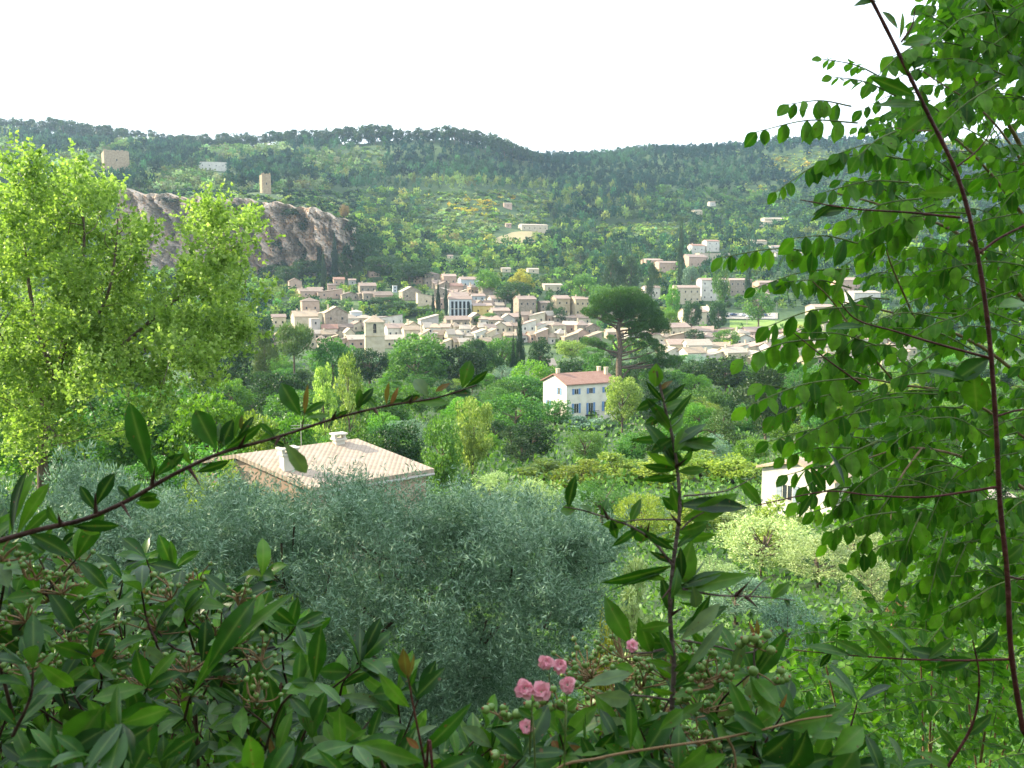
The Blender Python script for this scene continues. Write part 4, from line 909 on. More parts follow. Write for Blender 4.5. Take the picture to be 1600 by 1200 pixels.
# ------------------------------------------------------------------ trees set out one by one
T_ = [ # kind, px, Y, py top, width px, material, label
 ('umbrella', 461, 235, 497, 68, 'pinelight', 'round headed pine with bare trunk left of the bell tower'),
 ('pine', 415, 225, 517, 48, 'pinelight', 'pale cone shaped pine with a thin light trunk left of the round headed pine'),
 ('broad', 655, 240, 515, 112, 'mid', 'big round green tree below the bell tower houses'),
 ('broad', 578, 260, 538, 70, 'dark', 'dark bushy tree at the foot of the bell tower'),
 ('broad', 520, 235, 520, 60, 'mid', 'bushy tree right of the round headed pine'),
 ('airy', 548, 105, 541, 74, 'lime', 'spiky yellow green young tree in front of the bell tower'),
 ('airy', 510, 108, 560, 60, 'lime', 'shorter yellow green tree left of the spiky one'),
 ('broad', 590, 150, 600, 70, 'mid', 'green tree behind the tip of the thorny branch'),
 ('broad', 480, 120, 600, 130, 'mid', 'wide green tree above the pale tiled roof'),
 ('broad', 440, 160, 575, 90, 'dark', 'dark tree below the two pines at left'),
 ('broad', 720, 245, 535, 84, 'dark', 'dark tree right of the big round green one'),
 ('pine', 745, 270, 530, 60, 'pine', 'olive green pine left of the tall cypress'),
 ('cyp', 812, 270, 483, 21, 'cyp', 'tall dark cypress in front of the old village'),
 ('cyp', 802, 268, 522, 13, 'cyp', 'short thin cypress just left of the tall one'),
 ('broad', 845, 290, 523, 44, 'dark', 'round dark tree right of the tall cypress'),
 ('broad', 832, 225, 558, 76, 'bright', 'bright green tree left of the blue shuttered house'),
 ('broad', 815, 205, 582, 96, 'mid', 'large green tree below the bright one left of the house'),
 ('broad', 868, 168, 622, 70, 'mid', 'bushy green tree hiding the lower left corner of the blue shuttered house'),
 ('broad', 795, 160, 640, 74, 'mid', 'green tree left of the bush by the house'),
 ('broad', 840, 150, 665, 60, 'mid', 'smaller green tree under the blue shuttered house'),
 ('broad', 972, 160, 582, 66, 'lime', 'lime green tree covering the right end of the blue shuttered house'),
 ('broad', 690, 78, 640, 74, 'mid', 'tall green tree with dark trunk right of the pale tiled roof'),
 ('broad', 738, 95, 612, 78, 'lime', 'yellow green tree behind the one right of the pale tiled roof'),
 ('broad', 620, 90, 655, 90, 'dark', 'dark tree behind the right end of the pale tiled roof'),
 ('airy', 560, 84, 640, 100, 'mid', 'green tree right behind the chimney of the pale tiled roof'),
 ('broad', 450, 80, 640, 110, 'bright', 'bright green tree behind the left chimney of the pale tiled roof'),
 ('bush', 910, 165, 642, 66, 'olive', 'grey green hedge in front of the blue shuttered house'),
 ('bush', 955, 170, 662, 70, 'dark', 'dark shrubs left of the low garden wall'),
 ('cyp', 949, 152, 690, 12, 'cyp', 'left one of two little cypresses before the rubble wall'),
 ('cyp', 965, 152, 678, 12, 'cyp', 'right taller one of two little cypresses before the rubble wall'),
 ('pine', 1022, 190, 628, 110, 'pine', 'dark pine right of the lime green tree'),
 ('broad', 1085, 255, 560, 64, 'dark', 'dark tree at the right foot of the big stone pine'),
 ('broad', 1135, 240, 552, 88, 'dark', 'dark rounded tree below the houses right of the stone pine'),
 ('broad', 1190, 250, 566, 70, 'mid', 'green tree right of the dark rounded one'),
 ('pine', 1195, 120, 572, 110, 'pine', 'greyish pine with pale dead limbs beside the right foliage'),
 ('airy', 1128, 130, 628, 76, 'pinelight', 'small yellowish pine left of the greyish one'),
 ('broad', 1240, 200, 560, 90, 'mid', 'green tree under the packed village houses at right'),
 ('broad', 1300, 190, 565, 100, 'mid', 'green tree behind the hanging leaflets'),
 ('broad', 1060, 160, 612, 70, 'mid', 'green tree above the upper part of the upright shoot'),
 ('bush', 850, 92, 715, 110, 'yolive', 'yellowish bush left of the little cypresses'),
 ('bush', 905, 88, 712, 100, 'yolive', 'tall yellowish bush under the little cypresses'),
 ('bush', 965, 92, 702, 110, 'yolive', 'yellow green bush in front of the rubble wall'),
 ('bush', 1030, 90, 708, 110, 'yolive', 'broad yellow green bush behind the upright shoot'),
 ('bush', 1095, 95, 700, 110, 'yolive', 'yellowish bush right behind the upright shoot'),
 ('bush', 1150, 92, 694, 110, 'yolive', 'yellow green bush below the greyish pine'),
 ('olive', 770, 66, 735, 90, 'palolive', 'pale silvery tree above the olive crown'),
 ('olive', 835, 60, 745, 100, 'palolive', 'second pale silvery tree above the olive crown'),
 ('bush', 780, 52, 762, 70, 'olive', 'grey green bush behind the top of the olive crown'),
 ('olive', 940, 64, 742, 100, 'mid', 'green tree at left behind the upright shoot'),
 ('olive', 1000, 55, 760, 90, 'yolive', 'yellowish tree just left of the upright shoot'),
 ('olive', 1190, 46, 795, 170, 'palolive', 'large pale olive tree below the white house'),
 ('olive', 1280, 42, 835, 150, 'palolive', 'bright pale olive tree right of the larger one'),
 ('olive', 1360, 36, 870, 120, 'palolive', 'pale olive tree under the drooping leaflets'),
 ('bush', 1210, 50, 768, 90, 'lime', 'yellow leaved shrub before the white house'),
 ('olive', 1150, 34, 895, 130, 'olive', 'grey green olive tree right of the upright shoot'),
 ('olive', 1230, 26, 930, 120, 'olive', 'shaded grey green shrub below the pale olive trees'),
 ('bush', 1400, 30, 925, 70, 'rust', 'rusty brown bush among the pale olives'),
 ('bush', 1440, 27, 925, 60, 'lime', 'yellow green bush beside the rusty one'),
 ('bush', 985, 24, 845, 110, 'palolive', 'sunlit pale shrub at the right edge of the olive crown'),
 ('bush', 940, 15, 925, 46, 'broom', 'small yellow flowering bush left of the upright shoot'),
 ('bush', 480, 36, 775, 70, 'lime', 'sunlit yellow green shrub before the wall of the pale tiled house'),
 ('bush', 440, 34, 740, 46, 'lime', 'thin yellow green shrub below the left chimney'),
 ('bush', 405, 34, 742, 70, 'lime', 'yellow green shrub against the left end of the pale tiled roof'),
 ('bush', 370, 30, 760, 90, 'yolive', 'brownish green shrub below the left end of the pale tiled roof'),
 ('olive', 430, 33, 762, 110, 'yolive', 'yellowish green shrub below the near chimney of the pale tiled roof'),
 ('olive', 345, 38, 705, 120, 'yolive', 'brownish green tree left of the pale tiled roof'),
 ('olive', 150, 24, 668, 170, 'olive', 'grey green olive tree under the big yellow green tree'),
 ('olive', 250, 22, 720, 130, 'olive', 'second grey green olive tree right of the first at left'),
 ('olive', 30, 20, 740, 140, 'olive', 'grey green olive tree at the left edge'),
 ('broad', 330, 60, 600, 150, 'bright', 'green tree right of the big yellow green tree'),
 ('broad', 400, 70, 632, 100, 'yolive', 'yellowish tree left of the roof chimney'),
 ('broad', 240, 62, 590, 170, 'mid', 'green tree behind the lower crown of the big yellow green one'),
 ('broad', 90, 64, 570, 180, 'mid', 'dense green tree behind the trunk of the big yellow green one'),
 ('broad', -20, 60, 540, 160, 'mid', 'green tree at the left frame edge'),
 ('broad', 350, 190, 520, 110, 'dark', 'dark tree below the white house at left'),
 ('broad', 400, 330, 480, 60, 'dark', 'dark tree at the left end of the village'),
 ('olive', 1110, 42, 868, 90, 'palolive', 'small pale olive tree right behind the upright shoot'),
 ('olive', 1330, 48, 822, 120, 'palolive', 'pale olive tree at the right corner of the white garden house'),
 ('bush', 1075, 60, 775, 100, 'yolive', 'yellowish bush behind the middle of the upright shoot'),
 ('bush', 1130, 64, 768, 110, 'palolive', 'pale bush left of the white garden house'),
 # village trees
 ('cyp', 524, 628, 362, 15, 'cyp', 'tall cypress against the right end of the cliff'),
 ('cyp', 500, 632, 368, 12, 'cyp', 'thinner cypress left of the tall one against the cliff'),
 ('cyp', 506, 600, 392, 12, 'cyp', 'dark cypress below the thinner one under the cliff'),
 ('cyp', 505, 560, 424, 12, 'cyp', 'small cypress between the shaded houses under the cliff'),
 ('cyp', 685, 478, 438, 10, 'cyp', 'taller cypress in the middle of the old village group'),
 ('cyp', 697, 476, 442, 8, 'cyp', 'thin cypress right of the taller one at the white arcades'),
 ('cyp', 677, 480, 456, 7, 'cyp', 'smallest cypress left of the two at the white arcades'),
 ('cyp', 734, 470, 472, 5, 'cyp', 'tiny cypress right of the white arcades'),
 ('pine', 860, 470, 471, 17, 'pine', 'small dark blue green conifer between village blocks'),
 ('broad', 875, 462, 478, 24, 'dark', 'small round tree beside the dark conifer of the village'),
 ('broad', 600, 500, 462, 56, 'dark', 'dark tree below the long pinkish roofed house'),
 ('broad', 625, 480, 470, 60, 'dark', 'broad dark tree left of the cypress group'),
 ('broad', 655, 470, 480, 50, 'dark', 'dark tree at the feet of the cypress group'),
 ('broad', 615, 470, 490, 50, 'dark', 'dark tree behind the houses right of the bell tower'),
 ('broad', 765, 450, 487, 24, 'mid', 'small tree below the yellow walled house'),
 ('broad', 750, 450, 492, 20, 'mid', 'smaller tree left of that below the yellow walled house'),
 ('broad', 800, 500, 435, 60, 'dark', 'dark tree above the right end of the old village'),
 ('broad', 760, 540, 418, 44, 'bright', 'bright green tree at the top right of the old village'),
 ('broad', 478, 620, 402, 50, 'dark', 'dark tree at the base of the cliff'),
 ('broad', 450, 590, 412, 40, 'dark', 'dark tree at the left base of the cliff'),
 ('broad', 425, 615, 412, 34, 'dark', 'low dark tree at the far left base of the cliff'),
 ('pine', 536, 625, 396, 26, 'dark', 'dark tree under the right corner of the cliff'),
 ('broad', 640, 590, 405, 70, 'dark', 'broad dark tree right of the tall narrow pinkish house'),
 ('broad', 600, 620, 395, 60, 'dark', 'dark tree between the cliff end and the old village'),
 ('broad', 575, 640, 360, 50, 'dark', 'dark tree leaning on the right edge of the cliff'),
 ('bush', 815, 575, 418, 40, 'broom', 'yellow flowering tree above the old village'),
 ('broad', 1078, 585, 400 + 12, 30, 'olive', 'grey green tree between the pink houses'),
 ('pine', 1018, 520, 411, 24, 'pine', 'dark fir shaped tree before the left pink house'),
 ('cyp', 1063, 640, 331, 13, 'pine', 'tall slender cypress on the slope above the red roofed pair'),
 ('cyp', 1168, 560, 370, 11, 'pine', 'slender cypress left of the white stepped villa'),
 ('broad', 1125, 520, 392, 28, 'mid', 'round tree under the red roofed white pair'),
 ('pine', 955, 540, 395, 40, 'pine', 'dark pine above the left side of the stone pine'),
 ('pine', 985, 545, 400, 40, 'pine', 'dark blue green pine above the stone pine'),
 ('broad', 915, 500, 420, 44, 'mid', 'green tree above the large four window house'),
 ('broad', 940, 470, 438, 44, 'mid', 'green tree just left of the top of the stone pine'),
 ('broad', 1050, 470, 440, 24, 'bright', 'bright green tree between the white houses and the cream one'),
 ('broad', 1080, 452, 466, 34, 'dark', 'dark shrubs in front of the cream house with pinkish roof'),
 ('broad', 1120, 445, 466, 34, 'dark', 'dark shrubs in front of the big white three storey building'),
 ('broad', 1185, 478, 444, 50, 'mid', 'green tree right of the brown stone wing'),
 ('broad', 1135, 395, 512, 44, 'mid', 'green tree below the white blank sided block'),
 ('broad', 1085, 400, 512, 34, 'dark', 'dark tree left below the white blank sided block'),
 ('broad', 1043, 440, 480, 36, 'bright', 'bright green tree right of the top of the stone pine'),
 ('broad', 893, 330, 528, 52, 'lime', 'bright yellow green tree left of the stone pine trunk'),
 ('broad', 925, 320, 540, 44, 'mid', 'green tree next to the stone pine trunk'),
 ('broad', 890, 240, 556, 70, 'dark', 'dark green tree above the roof of the blue shuttered house'),
 ('broad', 930, 230, 550, 60, 'mid', 'round green tree above the chimney of the blue shuttered house'),
 ('pine', 1010, 250, 548, 80, 'pine', 'dark pine foliage right below the stone pine'),
 ('broad', 742, 280, 527, 60, 'mid', 'green tree at the foot of the lowest village houses'),
 ('broad', 785, 285, 522, 60, 'mid', 'olive green tree left of the short thin cypress'),
 ('broad', 538, 690, 318, 20, 'rust', 'rounded rusty brown tree on top of the cliff end'),
]
for (k, px, Y, pt, w, mt, lab) in T_: tree(k, px, Y, pt, w, mt, lab)

# the big stone pine, clump by clump
def stone_pine():
    rng = np.random.default_rng(321); Y = 225; x, y, g = at(967, Y); z0 = zof(640, Y); s = Y / F
    o = empty('stone_pine', (x, y, z0), label='big stone pine with leaning flat crowned tiers and a tall bare trunk', cat='tree')
    def W_(px, py, dy=0): p = P(px, py, Y); return np.array((p[0] - x, dy, p[2] - z0))
    cl = [(935, 470, 13), (950, 462, 15), (968, 457, 15), (988, 458, 15), (940, 482, 15), (960, 475, 18), (980, 472, 18), (1000, 470, 16), (1012, 480, 16), (1024, 492, 15), (1032, 505, 14), (1036, 514, 11),
          (1015, 500, 18), (995, 490, 18), (975, 490, 16), (918, 487, 9), (926, 492, 9), (1000, 510, 14), (1020, 514, 10), (950, 498, 10), (985, 508, 10), (990, 520, 9), (1008, 526, 10), (1020, 535, 9), (1030, 545, 10), (1000, 540, 9),
          (928, 535, 10), (940, 540, 9), (915, 533, 8), (1045, 568, 11), (1055, 562, 10), (1030, 566, 11), (1010, 560, 10), (1035, 556, 9), (985, 532, 7), (955, 528, 6)]
    Pn, Dn, Nn, Sn, vn = [], [], [], [], []; cs = []
    for (px, py, r) in cl:
        for dd in (-1, 0, 1):
            c = W_(px, py, dd * rng.uniform(1.2, 2.6)); rr = r * s * rng.uniform(.75, 1.05); cs.append((c, rr)); n = int(900 * (rr / 2.2) ** 2)
            d = rdir(rng, n); p = c + d * (rng.uniform(.5, 1.05, n) ** .6 * rr)[:, None] * (1, 1, .62)
            D = unit(d + (0, 0, .8) + rdir(rng, n) * .6); Pn.append(p); Dn.append(D); Nn.append(unit(d + rdir(rng, n) * .6)); Sn.append(rng.uniform(.3, .65, n)); vn.append(rng.uniform(0, .7, n) + rng.uniform(0, .3))
    Pn, Dn, Nn, Sn, vn = map(np.concatenate, (Pn, Dn, Nn, Sn, vn))
    V, Fa, v = cards(Pn, Dn, Nn, Sn, Sn * .3, vn); link('crown', mesh('crown_stone_pine', V, Fa, [M['stonepine']], False, v), o)
    tr = [tube(smoothline([W_(970, 660), W_(968, 610), W_(967, 570), W_(969, 540), W_(966, 515), W_(970, 495), W_(975, 480)], 4), np.linspace(1.0, .3, 25), 9)]
    for c, rr in cs[::3] + cs[1::7]:
        st = W_(968, 0); py = proj((c[0] + x, Y, c[2] + z0))[1]; b = W_(967, min(py + 18, 575)); tr.append(tube(smoothline([b, (b + c) / 2 + (0, 0, -.5), c], 4), np.linspace(.28, .06, 9), 6))
    tr.append(tube(smoothline([W_(967, 600), W_(985, 575), W_(1010, 565)], 4), np.linspace(.35, .1, 9), 6))
    V, Fa = join(tr); link('trunk', mesh('trunk_stone_pine', V, Fa, [M['bark']], True), o)
stone_pine()

# big yellow green tree at left
def sprig_tree(name, label, Y, base, lobes, nspr, nleaf, lsize, mat, bark, trunk_px, seed, aspect=.75, depth=2.2, up=.8, spl=.5, lobe_k=1.0, per=16, crad=.28):
    rng = np.random.default_rng(seed); s = Y / F; x, y, g = at(base[0], Y); z0 = zof(base[1], Y); o = empty(name, (x, y, z0), label=label, cat='tree')
    def W_(px, py, dy=0):
        p = P(px, py, Y + dy); return np.array((p[0] - x, p[1] - y, p[2] - z0))
    C = np.array([W_(a, b, rng.uniform(-1, 1) * depth) for a, b, r in lobes for _ in range(3)]); R_ = np.array([r * s * lobe_k * rng.uniform(.7, 1.05) for a, b, r in lobes for _ in range(3)])
    nc = int(nspr / per); k = rng.choice(len(C), nc, p=R_ ** 2 / np.sum(R_ ** 2)); d = rdir(rng, nc); qc = C[k] + d * (rng.uniform(.3, 1.08, nc) ** .6 * R_[k])[:, None]
    j = rng.integers(nc, size=nspr); d = unit(d[j] + rdir(rng, nspr) * .8); q = qc[j] + rng.normal(0, crad, (nspr, 3))
    D = unit(d * .8 + (0, 0, up) + rdir(rng, nspr) * .5); ln = rng.uniform(.6, 1.3, nspr) * spl
    t = rng.uniform(0, 1, (nspr, nleaf)); pos = q[:, None] + D[:, None] * (t * ln[:, None])[..., None]
    side = unit(rng.normal(size=(nspr, nleaf, 3))); LD = unit(D[:, None] * .6 + side * 1.0); N = unit(rng.normal(size=(nspr, nleaf, 3)) + (0, 0, .6))
    pos = pos.reshape(-1, 3); LD = LD.reshape(-1, 3); N = N.reshape(-1, 3); N = unit(np.cross(np.cross(LD, N), LD)); sz = lsize * rng.uniform(.6, 1.35, len(pos))
    v = np.repeat(rng.uniform(0, .5, nspr), nleaf) + rng.uniform(0, .5, len(pos))
    V, Fa, vv = cards(pos, LD, N, sz, sz * aspect, v); link('crown', mesh('crown_' + name, V, Fa, [M[mat]], False, vv), o)
    tr = []
    for pts, r0, r1 in trunk_px:
        w = smoothline([W_(*p) for p in pts], 5); tr.append(tube(w, np.linspace(r0, r1, len(w)), 8))
    tips = np.array([smoothline([W_(*p) for p in pts], 5) for pts, _, _ in trunk_px][0])
    allp = np.concatenate([smoothline([W_(*p) for p in pts], 5) for pts, _, _ in trunk_px])
    for c in C[::2]:
        dd = np.linalg.norm(allp - c - (0, 0, -.8), axis=1); a = allp[np.argmin(dd)]; tr.append(tube(smoothline([a, (a + c) / 2 + rng.normal(0, .1, 3), c], 3), np.linspace(r1 * .9, .012, 7), 5))
    V, Fa = join(tr); link('trunk', mesh('trunk_' + name, V, Fa, [M[bark]], True), o)
    return o
L1 = [(30, 270, 26), (45, 300, 36), (10, 330, 40), (70, 340, 40), (130, 275, 26), (120, 305, 30), (155, 335, 30), (185, 335, 22), (110, 350, 48), (165, 365, 46), (30, 400, 55), (95, 420, 60), (165, 430, 60), (205, 400, 34), (232, 372, 18),
      (220, 460, 46), (20, 480, 60), (90, 500, 62), (160, 510, 60), (230, 500, 55), (335, 315, 20), (345, 340, 28), (315, 350, 24), (375, 350, 22), (325, 385, 36), (370, 385, 30), (395, 375, 12), (292, 425, 18), (280, 440, 40), (340, 430, 44), (385, 430, 28),
      (300, 480, 46), (350, 490, 44), (390, 480, 26), (285, 540, 50), (345, 555, 46), (390, 530, 24), (215, 560, 50), (130, 575, 52), (50, 570, 55), (30, 630, 42), (120, 630, 38), (200, 620, 38), (-40, 350, 50), (-50, 450, 60), (-45, 550, 60), (255, 600, 34), (60, 690, 30), (20, 680, 34), (90, 660, 40), (150, 660, 40), (70, 600, 50), (20, 570, 50), (110, 560, 60), (60, 640, 44), (150, 600, 46), (0, 620, 40), (60, 520, 56), (180, 540, 56), (310, 590, 36), (250, 640, 36), (200, 670, 34), (30, 720, 26), (100, 700, 26)]
sprig_tree('broadleaf_tree', 'big airy yellow green tree filling the left of the view', 31, (68, 745), L1, 8000, 11, .13, 'biglime', 'bark',
           [([(68, 775), (66, 700), (72, 630), (95, 560), (110, 480), (130, 400), (130, 320)], .2, .03), ([(70, 650), (110, 600), (190, 540), (260, 480), (330, 420), (345, 350)], .11, .025),
            ([(85, 590), (55, 500), (40, 400), (32, 300)], .1, .025), ([(100, 560), (160, 480), (180, 400), (185, 320)], .08, .02), ([(72, 640), (20, 560), (-40, 450)], .1, .03), ([(190, 540), (290, 550), (380, 520)], .06, .02)], 3, .8, 3.4, .9, .65, .76, 26, .26)
# the big olive tree in the middle
L2 = [(150, 850, 60), (230, 830, 55), (310, 805, 50), (375, 795, 40), (410, 800, 40), (390, 818, 48), (460, 815, 46), (530, 802, 45), (590, 800, 42), (650, 805, 42), (700, 812, 45), (745, 820, 45), (800, 820, 50), (860, 840, 50), (915, 855, 45), (960, 875, 38),
      (200, 900, 70), (300, 890, 80), (400, 880, 80), (500, 870, 80), (600, 860, 80), (700, 870, 80), (800, 890, 75), (890, 910, 60), (945, 930, 40), (480, 960, 80), (570, 950, 70), (660, 950, 60), (760, 970, 75), (850, 980, 60), (910, 985, 40),
      (450, 1040, 70), (540, 1050, 60), (620, 1100, 60), (760, 1050, 60), (820, 1060, 50), (700, 1130, 70), (840, 1110, 60), (560, 1150, 70), (100, 800, 50), (60, 870, 60), (180, 815, 50), (260, 870, 70), (120, 930, 70), (350, 850, 70), (440, 850, 70), (560, 850, 70), (340, 960, 70), (640, 1060, 60), (700, 1040, 60), (590, 1110, 60), (680, 980, 60), (480, 1110, 70), (760, 1120, 60)]
sprig_tree('olive_tree', 'large shaded grey green olive tree filling the centre in front of the roof', 10.5, (675, 1230), L2, 27000, 14, .062, 'bigolive', 'bark',
           [([(690, 1330), (692, 1200), (690, 1100), (680, 1020), (640, 940), (600, 860)], .07, .01), ([(560, 1030), (600, 985), (650, 940), (700, 920), (760, 908), (830, 910)], .022, .006), ([(690, 1100), (760, 1000), (850, 920)], .05, .01),
            ([(690, 1120), (600, 1040), (500, 960), (380, 880), (230, 860)], .03, .008), ([(690, 1080), (720, 980), (730, 880)], .04, .01)], 4, .2, 2.1, .6, .3, .92, 34, .1)

# unseen trees added beyond the left frame edge to shade the near plants
for i, (x, y, h, w, mt, lab) in enumerate(((-10.5, 4.5, 13.5, 7.5, 'dark', 'added unseen dark shade tree, first beyond the left frame edge'), (-14.5, 10.5, 15.5, 8.0, 'dark', 'added unseen dark shade tree, second beyond the left frame edge'),
        (-19.5, 18.5, 16.5, 7.5, 'dark', 'added unseen dark shade tree, third beyond the left frame edge'), (-13.5, -1, 14, 8, 'dark', 'added unseen dark shade tree level with the viewpoint at far left'), (-8.0, 7.6, 10.5, 4.6, 'dark', 'added unseen slim dark shade tree nearest the left frame edge'),
        (-16, 14.5, 15, 6.5, 'dark', 'added unseen dark shade tree between the second and third beyond the left frame edge'))):
    tree_at('broad', x, y, gz(x, y), h, w, mt, lab, 'added shade trees beyond the frame')

# ------------------------------------------------------------------ mid ground infill (valley 40 - 340 m), individuals
rng = np.random.default_rng(11)
cnt = 0; used = [(px, Y) for (_, px, Y, *_r) in T_]
KEEP = [(885, 180, 80, 30), (1250, 62, 90, 30), (520, 46, 170, 30), (1092, 44, 30, 14)]
tries = 0
ADJ = {'dark': 'dark green', 'mid': 'green', 'bright': 'bright green', 'yolive': 'yellowish green', 'olive': 'grey green', 'pinelight': 'light green'}
while cnt < 330 and tries < 9000:
    tries += 1
    Y = math.exp(rng.uniform(math.log(45), math.log(342))); px = rng.uniform(-40, 1640)
    if 740 < px < 1260 and Y < 100: continue
    if any(abs(px - a) < dx and -6 < b - Y < 60 * (Y / 150 + .3) for a, b, dx, _ in KEEP): continue
    if any(abs(px - a) * Y / F < 3.6 and abs(Y - b) < 5 for a, b in used): continue
    x, y, g = at(px, Y); qy = proj((x, y, g))[1]
    hgt = rng.uniform(3.5, 6.5) if Y < 140 else rng.uniform(5, 10); w = hgt * rng.uniform(.9, 1.3)
    if Y > 280: hgt *= .7
    if 390 < px < 700 and 48 < Y < 75: hgt *= .5
    key = rng.choice(['broad', 'broad', 'bush', 'olive', 'pine', 'airy'], p=[.4, .2, .14, .12, .12, .02])
    if key == 'bush': hgt *= .55
    mt = {'broad': ['dark', 'mid', 'mid', 'bright'][rng.integers(4)], 'bush': ['mid', 'yolive', 'bright'][rng.integers(3)], 'olive': ['olive', 'yolive', 'mid'][rng.integers(3)], 'pine': 'pine', 'airy': 'bright'}[key]
    zone = 'left' if px < 430 else 'middle' if px < 950 else 'right'
    dist = 'near valley slope' if Y < 110 else 'valley floor' if Y < 240 else 'edge of the village'
    nm = KINDNAME[key][0].replace('_', ' ')
    autolabel(tree_at(key, x, y, g - .2, hgt, w, mt, 'x'), f'{"large" if hgt > 8 else "small" if hgt < 4 else "middling"} {ADJ.get(mt, "dark")} {nm}', (x, y, g + hgt / 2))
    used.append((px, Y)); cnt += 1

# ------------------------------------------------------------------ ridge line pines and hillside plants
def colr(*c): return np.array(c)
FAR_T = {}   # templates for the merged far vegetation: positions, directions, normals, sizes for a unit plant (height 1, width 1)
def far_template(kind, n, sz, asp, seed):
    rng = np.random.default_rng(seed); (V, Fa, v), C, R_ = crown(rng, kind, n, sz, asp); return V / 10.0, v
for k, (kind, n, sz, asp) in {'pine': ('pine', 66, 2.3, .5), 'broad': ('broad', 60, 2.5, .7), 'bush': ('bush', 36, 3.0, .75), 'cyp': ('cyp', 40, 2.4, .6)}.items():
    FAR_T[k] = [far_template(kind, n, sz, asp, 500 + s) for s in range(5)]
PAL = {'dpine': (.016, .05, .036), 'pine': (.045, .11, .05), 'lpine': (.16, .22, .06), 'dark': (.02, .058, .028), 'mid': (.1, .19, .045), 'bright': (.24, .35, .06), 'scrub': (.25, .32, .085), 'pale': (.26, .34, .15), 'broom': (.52, .46, .05), 'dry': (.2, .19, .09)}
def zone(px, py, rng):
    """kind, colour, height range for a plant whose foot shows near photo pixel (px, py)"""
    r = rng.random()
    n = math.sin(px * .031 + py * .05) + math.sin(px * .013 - py * .09 + 2) + rng.normal(0, .5)
    if px < 560 and py < 430:
        if py > 300: return ('bush', 'dark' if r < .7 else 'mid', 2, 4)
        if n > .2: return ('pine', 'dpine' if r < .5 else 'pine', 8, 12)
        return ('broad', ['mid', 'pale', 'lpine'][rng.integers(3)], 4, 8)
    if px < 860:
        if py < 232: return ('pine', 'dpine', 8, 12)
        if 395 < px < 600 and py < 272: return ('bush', ['pale', 'scrub', 'mid'][rng.integers(3)], 2, 4.5) if n < 1.3 else ('pine', 'pine', 6, 10)
        if py < 285 and (px > 600): return ('pine', 'dpine' if n > 0 else 'pine', 8, 13)
        if py < 300 and px > 440: return ('pine', 'pine' if n > -.3 else 'lpine', 6, 11)
        if px > 660 and py < 370:
            if n + .8 * math.sin(px * .11) * math.sin(py * .3) > (.9 if py < 300 else 1.25) and (py < 350): return ('bush', 'broom', 2.2, 3.2)
            return ('bush', ['bright', 'scrub', 'mid', 'mid', 'pale'][rng.integers(5)], 2, 4)
        if px > 560 and py < 400: return ('broad', ['mid', 'bright', 'pine', 'scrub'][rng.integers(4)], 3.5, 8)
        return ('broad', ['mid', 'dark', 'mid', 'bright'][rng.integers(4)], 4, 8)
    if py < 300:
        if px > 1150 and n > .5: return ('bush', 'broom' if (r < .3 and px > 1180 and py > 225) else 'scrub', 2, 4)
        return ('pine', 'dpine' if n > -.6 else 'pine', 7, 12) if r < .75 else ('broad', 'dark', 5, 8)
    if py < 350: return ('pine', ['dpine', 'pine', 'lpine'][rng.integers(3)], 8, 14) if (px < 1010 and r < .8) else ('broad', ['dark', 'mid', 'pine', 'mid'][rng.integers(4)], 4, 9)
    if py < 375 and 930 < px < 1080: return ('bush', ['scrub', 'mid', 'bright'][rng.integers(3)], 2, 4)
    if r < .25: return ('pine', 'pine', 7, 12)
    if r < .29: return ('cyp', 'dpine', 8, 13)
    return ('broad', ['mid', 'dark', 'bright', 'mid'][rng.integers(4)], 4, 8)
CLEAR = [(765, 835, 362, 382), (1120, 1340, 487, 520), (800, 865, 350, 363)]
